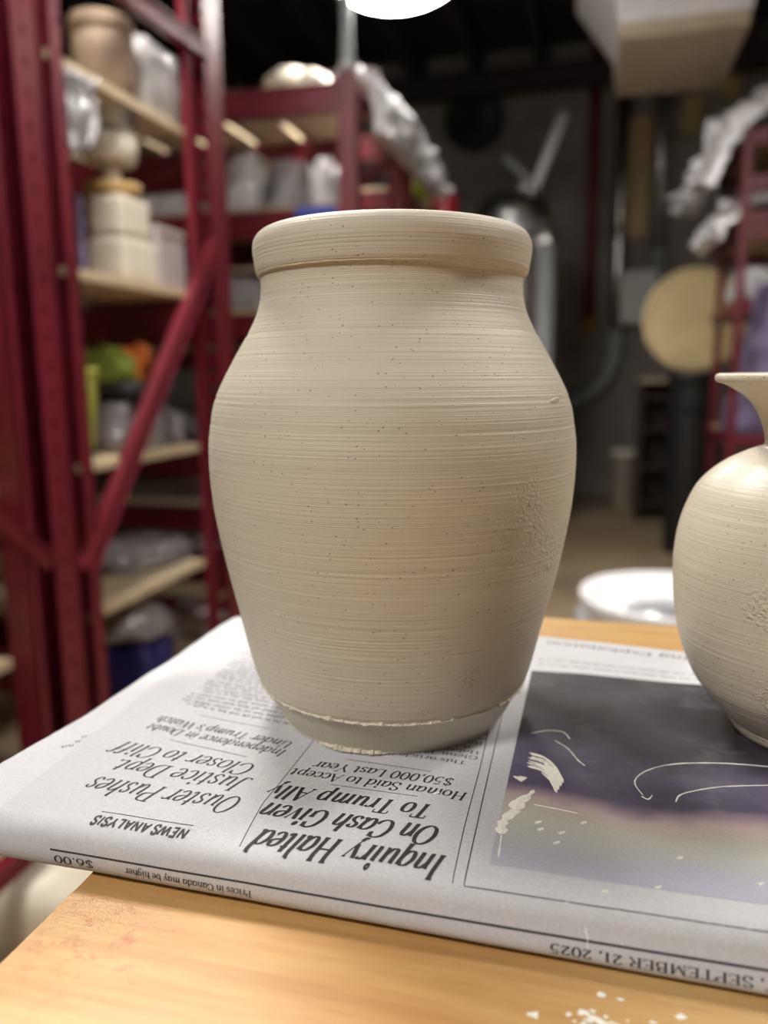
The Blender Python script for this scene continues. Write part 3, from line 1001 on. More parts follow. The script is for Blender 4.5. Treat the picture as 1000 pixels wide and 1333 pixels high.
# wall fan
c = aty(617, 156, YW - .06)
t = thing('wall_fan', 'round dark wall fan on the block wall', 'fan', (c.x, YW - .002, c.z))
rf = (aty(655, 156, YW).x - aty(580, 156, YW).x) / 2


def ring_y(r, y, tube, seg=36):
    return [(r * math.cos(2 * math.pi * i / seg), y, r * math.sin(2 * math.pi * i / seg)) for i in range(seg + 1)]


m = MB().tube(ring_y(rf * .96, -.06, 0), .016, 8, False).tube(ring_y(rf * .96, -.012, 0), .012, 8, False)
m.build('guard_ring', M['black'], t, True)
m = MB()
m.lathe([(0, 0), (rf * .95, 0), (rf * .95, .01), (0, .01)], 36)
bk = m.build('back_plate', M['black'], t)
bk.rotation_euler = (math.pi / 2, 0, 0)
for k in range(4):
    a = k * math.pi / 2 + .4
    V = []
    for (rr, w) in ((.04, .03), (rf * .55, .085), (rf * .86, .10)):
        for s in (-1, 1):
            V.append((rr * math.cos(a) - s * w * math.sin(a), -.035 - s * .015, rr * math.sin(a) + s * w * math.cos(a)))
    V += [(x, y + .004, z) for x, y, z in V]
    mesh_obj('blade', V, [(0, 1, 3, 2), (2, 3, 5, 4), (8, 9, 7, 6), (10, 11, 9, 8), (0, 2, 8, 6), (2, 4, 10, 8), (4, 5, 11, 10), (5, 3, 9, 11), (3, 1, 7, 9), (1, 0, 6, 7)], M['black'], t)
hb = MB().lathe([(0, .005), (.05, .005), (.05, .05), (.03, .07), (0, .07)], 20).build('hub', M['black'], t, True)
hb.rotation_euler = (math.pi / 2, 0, 0)
# thin conduit run on the wall
pa, pb, pc = aty(640, 108, YW - .02), aty(757, 104, YW - .02), aty(768, 400, YW - .02)
za = (pa.z + pb.z) / 2
path = [Vector((pa.x, YW - .02, za)), Vector((pb.x - .06, YW - .02, za))]
for i in range(1, 7):
    a = i / 6 * math.pi / 2
    path.append(Vector((pb.x - .06 + .06 * math.sin(a), YW - .02, za - .06 + .06 * math.cos(a))))
path.append(Vector((pb.x, YW - .02, pc.z)))
tag(MB().tube(path, .010, 8).build('conduit', M['grey_paint'], smooth=True), 'thin grey conduit bent down the block wall', 'conduit')
# red pipe with brass valve
pr = aty(772, 250, YW - .05)
t = thing('sprinkler_pipe', 'dark red vertical pipe with a brass valve on the block wall', 'pipe', (pr.x, YW - .05, 0))
zv = aty(767, 420, YW - .05).z
MB().tube([(0, 0, zv), (0, 0, ZC)], .042, 14).build('pipe', M['print_red'], t, True)
MB().lathe([(0, -.09), (.03, -.09), (.045, -.05), (.045, .03), (.03, .05), (0, .05)], 16, (0, 0, zv)).build('valve', M['brass'], t, True)
MB().tube([(0, -.02, zv - .02), (.09, -.03, zv - .02)], .014, 8).build('valve_handle', M['brass'], t, True)
# steel stack duct that sweeps left behind the jar
yd = YW - .12
pts = [(806, 150), (806, 250), (805, 350), (804, 430), (798, 470), (782, 500), (758, 517), (725, 532), (690, 540)]
P = [aty(px, py, yd) for px, py in pts]
P[0].z = ZC
xx = sum(p.x for p in P[1:4]) / 3
for p in P[:4]: p.x = xx
t = thing('flexible_duct', 'steel stack duct running down the block wall and sweeping off behind the jar', 'duct', (0, 0, 0))
MB().tube(P[:4], .052, 16).build('rigid_duct', M['steel'], t, True)
Q = []
ctl = [P[3]] + P[3:] + [P[-1]]
for i in range(1, len(ctl) - 2):
    for k in range(8):
        u = k / 8
        a, b, c_, d = ctl[i - 1], ctl[i], ctl[i + 1], ctl[i + 2]
        Q.append(0.5 * ((2 * b) + (c_ - a) * u + (2 * a - 5 * b + 4 * c_ - d) * u * u + (3 * b - a - 3 * c_ + d) * u ** 3))
MB().tube(Q, [.056 + (.003 if i % 2 else 0) for i in range(len(Q))], 14).build('flexible_hose', M['pipe_grey'], t, True)
zc_ = aty(806, 302, yd).z
MB().tube([(xx, yd, zc_ - .05), (xx, yd, zc_ + .05)], .06, 16).build('clamp_collar', M['steel'], t, True)
# plank
pa, pb = aty(817, 155, YW), aty(843, 310, YW)
tag(MB().box(pa.x, pb.x, YW - .05, YW, pb.z, pa.z, .004).build('plank', M['pine']), 'upright pine plank fixed on the block wall between two ducts', 'plank')
# grey pipe
pa = aty(861, 200, YW - .1)
t = thing('vent_pipe', 'grey vertical vent pipe with an elbow under the hanging air cleaner', 'pipe', (pa.x, YW - .1, 0))
z1, z2 = aty(866, 330, YW - .1).z, aty(866, 440, YW - .1).z
MB().tube([(0, 0, ZC), (0, 0, z1)], .062, 16).build('upper_pipe', M['galv'], t, True)
MB().tube([(0, 0, z1 + .03), (.02, 0, z1 - .03)], .07, 16).build('collar', M['grey_paint'], t, True)
MB().tube([(.02, 0, z1), (.035, 0, z2)], .058, 16).build('lower_pipe', M['grey_paint'], t, True)
# yellow box with grey switch plate
pa, pb = aty(874, 132, YW), aty(912, 176, YW)
t = thing('electrical_box', 'yellowish electrical box with a grey switch plate on the block wall', 'box', ((pa.x + pb.x) / 2, YW, (pa.z + pb.z) / 2))
wx, wz = (pb.x - pa.x) / 2, (pa.z - pb.z) / 2
MB().box(-wx * .3, wx, -.1, 0, -wz, wz, .01).build('body', M['yellow'], t)
MB().box(-wx, -wx * .28, -.03, 0, -wz * .5, wz * .5, .01).build('switch_plate', M['grey_paint'], t)
# paper notice
pa, pb = aty(808, 357, YW), aty(850, 422, YW)
tag(MB().box(pa.x, pb.x, YW - .20, YW - .192, pb.z, pa.z, .001).build('notice_sheet', M['paper_sheet']), 'white paper notice hung in front of the ducts on the block wall', 'notice')
# small red sign
pa, pb = aty(905, 318, YW), aty(932, 330, YW)
tag(MB().box(pa.x, pb.x, YW - .03, YW, pb.z, pa.z, .003).build('red_plate', M['red_bin']), 'small red plate on the block wall above the round bat', 'plate')
pa, pb = aty(938, 104, YW), aty(962, 128, YW)
tag(MB().box(pa.x, pb.x, YW - .08, YW, pb.z, pa.z, .008).build('junction_box', M['yellow']), 'small tan junction box high on the block wall', 'box')

# hanging air cleaner with beige filter underneath
D0 = 3.3
fw = -(CAM_R.col[2])
pn = CAM_P + ray(890, 40) * (D0 / (ray(890, 40) @ fw))
zA = pn.z
q = [atz(px, py, zA) for px, py in ((812, 45), (968, 35), (938, 112), (806, 121))]
xa0, xa1 = (q[0].x + q[3].x) / 2, (q[1].x + q[2].x) / 2
ya0_, ya1_ = (q[0].y + q[1].y) / 2, (q[2].y + q[3].y) / 2
t = thing('air_cleaner', 'white ceiling hung air cleaner with a beige filter panel underneath', 'air cleaner', ((xa0 + xa1) / 2, (ya0_ + ya1_) / 2, zA))
hx, hy = (xa1 - xa0) / 2, (ya1_ - ya0_) / 2
MB().box(-hx * .97, hx * .97, -hy * .97, hy * .97, 0, .03, .004).build('filter_panel', M['filter'], t)
m = MB()
m.box(-hx - .015, -hx * .96, -hy - .015, hy + .015, -.008, .05, .004).box(hx * .96, hx + .015, -hy - .015, hy + .015, -.008, .05, .004)
m.box(-hx * .96, hx * .96, -hy - .015, -hy * .96, -.008, .05, .004).box(-hx * .96, hx * .96, hy * .96, hy + .015, -.008, .05, .004)
m.build('filter_frame', M['filter'], t)
m = MB()
V = [(-hx - .02, -hy - .02, .05), (hx + .02, -hy - .02, .05), (hx + .02, hy + .02, .05), (-hx - .02, hy + .02, .05),
     (-hx - .03, -hy - .03, .15), (hx + .03, -hy - .03, .15), (hx + .03, hy + .03, .15), (-hx - .03, hy + .03, .15),
     (-hx - .22, -hy - .06, .42), (hx + .05, -hy - .06, .42), (hx + .05, hy + .06, .42), (-hx - .22, hy + .06, .42)]
Fc = [(3, 2, 1, 0), (8, 9, 10, 11)]
for a in (0, 4):
    for i in range(4):
        j = (i + 1) % 4
        Fc.append((a + i, a + j, a + 4 + j, a + 4 + i))
m.add(V, Fc)
m.build('housing', M['white'], t)
for sx in (-1, 1):
    for sy in (-1, 1):
        MB().tube([(sx * hx * .9, sy * hy * .9, .42), (sx * hx * .9, sy * hy * .9, ZC - zA)], .008, 6).build('hanger_rod', M['galv'], t)

# steel tank with lever arms behind the jar rim
yt = 5.2
cx_ = aty(668, 300, yt).x
rt = (aty(724, 300, yt).x - aty(614, 300, yt).x) / 2
ztop = aty(668, 247, yt).z
t = thing('steel_tank', 'shiny domed steel tank with two lever arms behind the jar rim', 'tank', (cx_, yt, 0))
zs = aty(668, 292, yt).z
MB().lathe([(0, 0), (rt * .8, 0), (rt * .82, .02), (rt * .82, zs - .1), (rt * .80, zs - .06)], 40).build('body', M['steel'], t, True)
MB().lathe([(rt * .82, zs - .1), (rt * .98, zs - .09), (rt, zs - .07), (rt, zs - .02), (rt * .95, zs), (rt * .80, zs)], 40).build('collar', M['galv'], t, True)
dome = [(rt * .95 * math.cos(a * math.pi / 2 / 10), zs + (ztop - zs) * math.sin(a * math.pi / 2 / 10)) for a in range(11)]
MB().lathe(dome, 40).build('dome_lid', M['steel'], t, True)
MB().lathe([(0, 0), (.035, 0), (.045, .02), (.04, .05), (0, .06)], 20, (rt * .22, -.02, ztop - .02)).build('lid_knob', M['steel'], t, True)
a = aty(697, 243, yt) - Vector((cx_, yt, 0)); b = aty(735, 148, yt) - Vector((cx_, yt, 0)); c = aty(658, 206, yt) - Vector((cx_, yt, 0))
MB().tube([(a.x - .03, -.02, ztop - .03), (a.x, 0, a.z), (b.x, 0, b.z)], [.02, .028, .034], 12).build('lever_arm', M['white'], t, True)  # bright gleam of the steel arm put into a white colour
MB().tube([(a.x - .01, -.02, ztop - .02), (a.x, -.02, a.z), (c.x, -.02, c.z)], [.016, .018, .024], 12).build('lever_arm', M['grey_paint'], t, True)
pc = aty(713, 305, yt).x - cx_
MB().tube([(pc, -.1, 0), (pc, -.1, aty(713, 306, yt).z)], .055, 18).build('side_pipe', M['grey_paint'], t, True)
MB().lathe([(0, .09), (.03, .085), (.055, .05), (.065, 0), (.058, -.03)], 18, (pc, -.1, aty(713, 318, yt).z)).build('pipe_cap', M['steel'], t, True)

# black cylinder heater with round bat leaning on top
yk = 4.80
xl, xr = aty(866, 600, yk).x, aty(928, 600, yk).x
rk = (xr - xl) / 2
zk = aty(897, 484, yk).z
t = thing('black_bin', 'tall black round bin under the round wooden bat', 'bin', ((xl + xr) / 2, yk, 0))
MB().lathe([(0, 0), (rk * .92, 0), (rk * .95, .02), (rk, zk * .5), (rk, zk * .93)], 36).build('body', M['black'], t, True)
MB().lathe([(rk * 1.0, zk * .925), (rk * 1.06, zk * .93), (rk * 1.07, zk * .985), (rk, zk), (0, zk)], 36).build('lid', M['black'], t, True)
MB().tube([(-rk * .4, -rk * 1.0, zk * .8), (-rk * .4, -rk * 1.1, zk * .8), (rk * .4, -rk * 1.1, zk * .8), (rk * .4, -rk * 1.0, zk * .8)], .012, 8).build('handle', M['black'], t, True)
yb_ = yk
cb = aty(905, 413, yb_)
rb_ = aty(905, 344, yb_).z - cb.z
t = thing('round_bat', 'large round pale wooden bat standing on the black bin', 'bat', (cb.x, yb_ - .01, zk))
d = MB().lathe([(0, -.02), (rb_ * .96, -.02), (rb_, -.014), (rb_, .014), (rb_ * .96, .02), (0, .02)], 56).build('disc', M['bat'], t, False)
d.rotation_euler = (math.pi / 2 - .06, 0, .18)
d.location = (0, 0, rb_ * .998)
d2 = MB().lathe([(rb_ * .9, -.0235), (rb_ * .94, -.0235), (rb_ * .94, -.019), (rb_ * .9, -.019)], 56).build('edge_groove', M['biscuit'], t, False)
d2.rotation_euler = d.rotation_euler
d2.rotation_euler = (-math.pi / 2 - .06, 0, .18)
d2.location = d.location

# dark shelf unit with rungs, white bucket, floor things by the wall
ys = 5.9
xl, xr = aty(832, 560, ys).x, aty(872, 560, ys).x
zt = aty(850, 492, ys).z
t = thing('dark_shelf', 'dark wooden shelf unit with a pale top beside the black bin', 'shelf', ((xl + xr) / 2, ys, 0))
w_ = (xr - xl) / 2
for sx in (-1, 1):
    MB().box(sx * w_ - .015, sx * w_ + .015, -.15, .15, 0, zt - .03, .003).build('side_panel', M['dark_wood'], t)
MB().box(-w_ + .015, w_ - .015, .13, .15, 0, zt - .03).build('back_panel', M['dark_wood'], t)
for k, z in enumerate((.10, .36, .62, .84)):
    MB().box(-w_ + .015, w_ - .015, -.15, .13, z, z + .025, .002).build('shelf_board', M['dark_wood'], t)
MB().box(-w_ - .02, w_ + .02, -.17, .16, zt - .03, zt, .004).build('top', M['deck'], t)
yb_ = 6.3
xl, xr = aty(795, 612, yb_).x, aty(832, 612, yb_).x
zt = aty(812, 585, yb_).z
t = thing('white_bucket', 'white plastic bucket on a low stool by the block wall', 'bucket', ((xl + xr) / 2, yb_, 0.0))
rr = (xr - xl) / 2
MB().lathe([(0, 0), (rr * .85, 0), (rr, zt * .9), (rr * 1.06, zt * .9), (rr * 1.06, zt * .96), (rr * .98, zt), (rr * .9, zt * .98), (0, zt * .95)], 30).build('body', M['cream'], t, True)
t['label'] = 'tall off-white tub on the floor by the block wall'
MB().tube([(rr * math.cos(a_) * 1.03, -rr * abs(math.sin(a_)) * 1.05, zt * .86 - .1 * math.sin(a_)) for a_ in [k * math.pi / 12 for k in range(13)]], .006, 6).build('handle', M['galv'], t, True)
yb_ = 6.15
c = aty(850, 655, yb_)
t = thing('water_bottle', 'small pale blue bottle beside the black bin', 'bottle', (c.x, yb_, 0))
zt = aty(850, 635, yb_).z
M['blue_pale'] = mat('pale_blue_plastic', (172, 190, 198), .35, .08, 12)
MB().lathe([(0, 0), (.045, 0), (.05, .01), (.05, zt * .7), (.02, zt * .85), (.02, zt * .93)], 20).build('body', M['blue_pale'], t, True)
MB().lathe([(.024, zt * .91), (.024, zt), (0, zt)], 16).build('cap', M['white'], t, True)

# pottery wheel with a white splash pan
zw = 0.56
c = atz(876, 784, zw)
t = thing('pottery_wheel', 'grey pottery wheel with a white splash pan beyond the table edge', 'pottery wheel', (c.x, c.y, 0))
rw = (c - atz(768, 764, zw)).length
MB().lathe([(0, zw - .06), (rw * .72, zw - .06), (rw * .9, zw - .03), (rw, zw + .012), (rw * .985, zw + .02), (rw * .88, zw - .01), (rw * .7, zw - .035), (0, zw - .035)], 56).build('splash_pan', M['white'], t, True)
MB().lathe([(0, zw - .036), (rw * .5, zw - .036), (rw * .5, zw - .02), (0, zw - .02)], 48).build('wheel_head', M['galv'], t, True)
MB().box(-rw * 1.05, rw * .9, -rw * .2, rw * 1.0, zw - .2, zw - .062, .02).build('body', M['grey_paint'], t)
for sx in (-.8, .7):
    for sy in (0.0, .85):
        MB().box(rw * sx - .02, rw * sx + .02, rw * sy - .02, rw * sy + .02, 0, zw - .2, .004).build('leg', M['galv'], t)

# ------------------------------------------------------------------ work table
TX0, TX1, TY0, TY1, TZ = -0.1195, 0.60, -0.04, 0.397, 0.900
t = thing('work_table', 'golden wooden table with a chipped corner edge under the newspaper', 'table', (0, 0, 0))
# top with slightly chipped edges
n = 220
V, Fc = [], []


def edge_x(y): return TX0 + (noise.noise(Vector((y * 120, 3, 1))) * .0004 + max(0, noise.noise(Vector((y * 55, 9, 4))) - .35) * .0022)


rows = []
for j in range(n + 1):
    y = TY0 + (TY1 - TY0) * j / n
    e = edge_x(y)
    rows.append([(e, y, TZ - .036), (e - .0002, y, TZ - .0016), (e + .0014, y, TZ), (TX0 + .05, y, TZ), (TX1 - .002, y, TZ), (TX1, y, TZ - .002), (TX1, y, TZ - .036)])
for r_ in rows: V += r_
w = 7
for j in range(n):
    for i in range(w - 1):
        q = j * w + i
        Fc.append((q, q + 1, q + w + 1, q + w))
    Fc.append((j * w + w - 1, j * w, (j + 1) * w, (j + 1) * w + w - 1))
Fc.append(tuple(range(w - 1, -1, -1)))
Fc.append(tuple(range(n * w, n * w + w)))
mesh_obj('table_top', V, Fc, M['wood'], t)
for sx in (TX0 + .06, TX1 - .06):
    for sy in (TY0 + .06, TY1 - .06):
        MB().box(sx - .03, sx + .03, sy - .03, sy + .03, 0, TZ - .036, .004).build('leg', M['table_under'], t)
for sy in (TY0 + .06, TY1 - .06):
    MB().box(TX0 + .09, TX1 - .09, sy - .012, sy + .012, TZ - .12, TZ - .036, .003).build('apron', M['table_under'], t)
for sx in (TX0 + .06, TX1 - .06):
    MB().box(sx - .012, sx + .012, TY0 + .09, TY1 - .09, TZ - .12, TZ - .036, .003).build('apron', M['table_under'], t)

# ------------------------------------------------------------------ newspaper
POT = Vector((-0.0633, 0.2478))
VASE = Vector((0.068, 0.257))
FOLD_Y, FOLD_Z, FOLD_R = 0.160, 0.9062, 0.0060
ZP = FOLD_Z + FOLD_R
news = thing('newspaper', 'folded newspaper lying under the clay jar, with a dark colour photograph', 'newspaper', (0, 0, 0))


def flat_weight(x, y):
    """0 where a vessel stands, 1 elsewhere: the paper is pressed flat under the pots"""
    k = 1.0
    for c_, r_ in ((POT, .040), (VASE, .030)):
        d_ = math.hypot(x - c_.x, y - c_.y)
        k *= min(1, max(0, (d_ - r_) / .03))
    return k


def fold_bulge(s, a):
    """the fold sags forward at its foot, more toward the middle of the page"""
    b = .0006 + .0026 * min(1.4, max(0, (s + .115) / .115))
    A = math.degrees(a)
    if A < 65 or A > 180: return 0.0
    k = math.sin((A - 65) / 75 * math.pi / 2) if A < 140 else math.cos((A - 140) / 40 * math.pi / 2)
    return b * k * k


def surf(s, t, r=FOLD_R, lift=0.0):
    """front page: s along the fold, t from the fold away; wraps round the fold for t < 0"""
    wr = noise.fractal(Vector((s * 22, t * 22, 2.5)), .8, 2.1, 3) * .0006 + noise.noise(Vector((s * 60, t * 14, 8))) * .00018
    if t >= 0:
        y, z = FOLD_Y + t, FOLD_Z + r
        k = flat_weight(s, y)
        if t > .15: z -= (t - .15) ** 2 * 2.0
        # raised crease at the loose left edge of the sheet
        cr = math.exp(-((s + .147) / .007) ** 2 - ((t - .083) / .012) ** 2) * .0016
        return Vector((s, y, z + (wr * min(1, t / .01 + .3)) * k + cr + lift))
    a = -t / r
    if a <= math.pi:
        rr = r + wr * .3
        return Vector((s, FOLD_Y - rr * math.sin(a) - fold_bulge(s, a), FOLD_Z + rr * math.cos(a) + lift))
    d_ = (a - math.pi) * r
    return Vector((s, FOLD_Y + d_, FOLD_Z - r + lift))


def surf_n(s, t):
    e = .0004
    a = surf(s + e, t) - surf(s - e, t)
    b = surf(s, t + e) - surf(s, t - e)
    return a.cross(b).normalized()


def left_edge(t):
    if t < 0: return -.1465
    return -.1465 - .0045 * min(1, t / .085)


def far_edge(s): return .176 - .0028 * math.sin((s + .15) * 9) - max(0, s + .02) * .13


def page(name, material, parent, s_right, left_fn, far_fn, r, lift, ns=90, nt=150, tmin=None):
    V, Fc = [], []
    tm = -(math.pi * r + .16) if tmin is None else tmin
    # dense around the fold
    ts = []
    tl = [tm, -math.pi * r, 0.0, 1.0]
    for k in range(12): ts.append(tm + (-math.pi * r - tm) * k / 12)
    for k in range(44): ts.append(-math.pi * r + math.pi * r * k / 44)
    for k in range(nt + 1): ts.append(('f', k / nt))
    for tt in ts:
        for i in range(ns + 1):
            u = i / ns
            t0 = tt if not isinstance(tt, tuple) else 0
            sl = left_fn(t0 if not isinstance(tt, tuple) else tt[1] * .175)
            s = sl + (s_right - sl) * u
            t_ = tt if not isinstance(tt, tuple) else far_fn(s) * tt[1]
            V.append(surf(s, t_, r, lift))
    w = ns + 1
    for j in range(len(ts) - 1):
        for i in range(ns):
            q = j * w + i
            Fc.append((q, q + 1, q + w + 1, q + w))
    return mesh_obj(name, V, Fc, material, parent, True)


page('front_page', M['news'], news, .175, left_edge, far_edge, FOLD_R, 0.0)
page('inner_page', M['news_in'], news, .170, lambda t: -.1675 + .006 * min(1, max(0, t) / .06), lambda s: far_edge(s) - .0005, FOLD_R - .0014, 0.0, 60, 80)
page('inner_page', M['news_in'], news, .168, lambda t: -.158 + .002 * min(1, max(0, t) / .06), lambda s: far_edge(s) - .002, FOLD_R - .0026, 0.0, 40, 60)
page('inner_page', M['news_in'], news, .168, lambda t: -.161 + .003 * min(1, max(0, t) / .06), lambda s: far_edge(s) - .003, FOLD_R - .0038, 0.0, 40, 60)
for k, zz in enumerate((.9040, .9062, .9084)):
    MB().box(-.156 + .002 * k, .166, FOLD_Y + .002, FOLD_Y + .165, zz - .0009, zz + .0009).build('inner_page', M['news_in'], news)


# ---- lettering: a pen-drawn serif alphabet, laid out on the page
G = {
 'a': (50, "C 40 38 30 46 16 42 7 26 10 7 20 0 32 8 40 24;C 41 46 39 24 38 8 42 1 49 5"),
 'b': (50, "L 11 70 10 5;C 10 8 20 0 34 5 42 24 36 42 24 46 10 34;S 8 70 5"),
 'c': (42, "C 37 36 31 45 22 46 10 38 7 22 12 5 24 0 38 9"),
 'd': (52, "C 40 36 30 46 16 42 7 24 12 5 22 0 34 6 40 18;L 41 70 40 5;S 37 70 5;C 40 5 43 0 50 4"),
 'e': (44, "C 9 21 26 24 37 31 34 43 24 46 11 38 7 20 14 4 26 0 38 9"),
 'f': (32, "C 36 65 29 71 21 66 17 52 16 30 16 0;S 16 44 11;S 16 0 8"),
 'g': (48, "C 40 38 30 46 16 42 8 27 12 12 22 8 34 15 40 28;C 41 46 40 20 38 -8 28 -20 14 -20 6 -13"),
 'h': (54, "L 12 70 12 0;C 12 28 22 42 33 46 40 38 40 20 40 0;S 9 70 5;S 12 0 7;S 42 0 6"),
 'i': (26, "L 13 45 13 1;S 9 45 5;S 15 0 6;D 14 62"),
 'l': (26, "L 13 70 13 1;S 9 70 5;S 14 0 7"),
 'm': (80, "L 12 45 12 0;C 12 28 22 42 30 46 37 38 37 20 37 0;C 37 28 48 42 56 46 64 38 64 20 64 0;S 8 45 5;S 12 0 6;S 37 0 6;S 66 0 6"),
 'n': (54, "L 12 45 12 0;C 12 28 22 42 33 46 40 38 40 20 40 0;S 8 45 5;S 12 0 6;S 42 0 6"),
 'o': (48, "C 24 46 11 40 7 23 12 6 24 0 37 6 42 23 37 40 24 46"),
 'p': (52, "L 12 45 12 -22;C 12 34 24 46 36 43 43 24 36 4 24 0 12 9;S 12 -22 8;S 8 45 5"),
 'q': (52, "C 40 36 30 46 16 42 7 24 12 5 22 0 34 6 40 18;L 41 45 41 -22;S 41 -22 8"),
 'r': (39, "L 12 45 12 0;C 12 28 20 42 30 46 37 41;S 12 0 8;S 8 45 5"),
 's': (38, "C 32 36 26 45 16 45 9 37 12 28 24 21 31 12 26 2 15 0 6 9"),
 't': (32, "L 14 60 14 10;C 14 10 17 1 23 1 30 6;S 16 44 11"),
 'u': (54, "C 12 45 12 20 14 5 22 0 32 6 40 22;L 40 45 40 2;S 8 45 5;S 36 45 4;S 44 1 5"),
 'v': (44, "L 8 45 22 1;N 22 1 37 45;S 8 45 6;S 37 45 5"),
 'w': (68, "L 6 45 20 1;N 20 1 34 42;L 34 45 48 1;N 48 1 62 45;S 6 45 6"),
 'x': (46, "L 8 45 38 0;N 38 45 8 0;S 8 45 6;S 38 0 6"),
 'y': (46, "L 8 45 22 4;N 38 45 20 -8;C 20 -8 14 -20 5 -18;S 8 45 6;S 37 45 5"),
 'A': (62, "N 31 68 7 0;L 31 68 54 0;N 16 24 45 24;S 7 0 8;S 54 0 9"),
 'B': (58, "L 14 68 14 0;C 14 67 34 67 46 60 44 42 30 37 14 36;C 14 36 36 36 51 27 49 8 34 1 14 1;S 12 68 6;S 12 0 6"),
 'C': (62, "C 55 50 48 65 34 69 16 60 7 34 16 8 34 -1 50 5 58 18;V 56 50 57 68"),
 'D': (68, "L 16 68 16 0;C 16 67 40 67 57 54 61 34 56 12 40 1 16 1;S 12 68 8;S 12 0 8"),
 'E': (56, "L 16 68 16 0;N 8 67 49 67;N 16 35 40 35;N 8 1 52 1;V 49 67 50 53;V 52 1 54 16;V 40 28 40 42"),
 'G': (66, "C 55 50 48 65 34 69 16 60 7 34 16 8 34 -1 50 6;L 53 28 53 4;S 53 28 9;V 56 50 57 68"),
 'H': (72, "L 16 68 16 0;L 56 68 56 0;N 16 35 56 35;S 16 68 9;S 16 0 9;S 56 68 9;S 56 0 9"),
 'I': (34, "L 17 68 17 0;S 17 68 9;S 17 0 9"),
 'J': (44, "L 30 68 30 14;C 30 14 27 -2 15 -6 4 0;S 30 68 9"),
 'L': (54, "L 16 68 16 0;S 16 68 9;N 8 1 50 1;V 50 0 52 18"),
 'M': (82, "N 14 68 14 0;L 14 68 40 4;N 40 4 66 68;L 66 68 66 0;S 12 68 6;S 14 0 8;S 66 0 9;S 68 68 6"),
 'N': (70, "N 14 68 14 0;L 14 68 56 0;N 56 68 56 0;S 12 68 8;S 14 0 8;S 56 68 8"),
 'O': (68, "C 34 69 15 59 7 34 15 9 34 -1 53 9 61 34 53 59 34 69"),
 'P': (58, "L 16 68 16 0;C 16 67 38 67 51 59 51 40 38 33 16 33;S 12 68 8;S 16 0 9"),
 'R': (64, "L 16 68 16 0;C 16 67 38 67 51 59 50 41 36 35 16 35;L 32 35 56 0;S 12 68 8;S 16 0 9;S 57 0 6"),
 'S': (50, "C 41 52 34 67 22 69 9 60 10 46 24 36 40 26 43 10 30 -1 16 0 7 16;V 42 52 43 68;V 7 16 6 0"),
 'T': (60, "L 30 68 30 0;N 6 67 54 67;V 6 67 6 53;V 54 67 54 53;S 30 0 9"),
 'U': (68, "L 14 68 14 20;C 14 20 18 4 34 -1 50 6 54 22;N 54 22 54 68;S 14 68 9;S 54 68 8"),
 'W': (88, "L 6 68 26 0;N 26 0 44 66;L 44 68 64 0;N 64 0 82 68;S 6 68 8;S 44 68 7;S 82 68 7"),
 'Y': (62, "L 6 68 30 30;N 56 68 30 30;L 30 32 30 0;S 6 68 8;S 56 68 7;S 30 0 9"),
 '0': (50, "C 25 68 12 58 7 34 12 10 25 -1 38 10 43 34 38 58 25 68"),
 '1': (42, "L 22 68 22 0;N 11 58 22 68;S 22 0 9"),
 '2': (50, "C 9 52 14 65 26 68 38 60 39 46 26 24 8 3;N 8 3 42 3;N 8 5 42 5;V 42 3 43 14"),
 '5': (50, "N 14 66 40 66;N 14 68 40 68;N 14 68 12 40;C 12 40 26 43 39 36 42 20 34 4 20 -1 7 8"),
 '6': (50, "C 38 64 24 58 12 42 8 20 14 4 25 -1 38 5 42 20 36 36 25 40 13 32"),
 '$': (50, "C 39 52 33 64 24 66 11 58 12 46 25 36 38 26 41 12 30 1 18 2 8 14;N 25 76 25 -8"),
 '.': (22, "D 11 5"), ',': (22, "D 11 5;N 13 5 7 -10"), '\u2019': (20, "D 10 63;N 12 63 7 50"), ' ': (24, ""),
}


def catmull(pts, n=5):
    c_ = [pts[0]] + pts + [pts[-1]]
    if (Vector(pts[0]) - Vector(pts[-1])).length < .5:
        c_[0], c_[-1] = pts[-2], pts[1]
    out = []
    for i in range(1, len(c_) - 2):
        a, b, cc, d_ = [Vector(c_[i + k]) for k in (-1, 0, 1, 2)]
        for k in range(n):
            u = k / n
            out.append(0.5 * (2 * b + (cc - a) * u + (2 * a - 5 * b + 4 * cc - d_) * u * u + (3 * b - a - 3 * cc + d_) * u ** 3))
    out.append(Vector(pts[-1]))
    return out


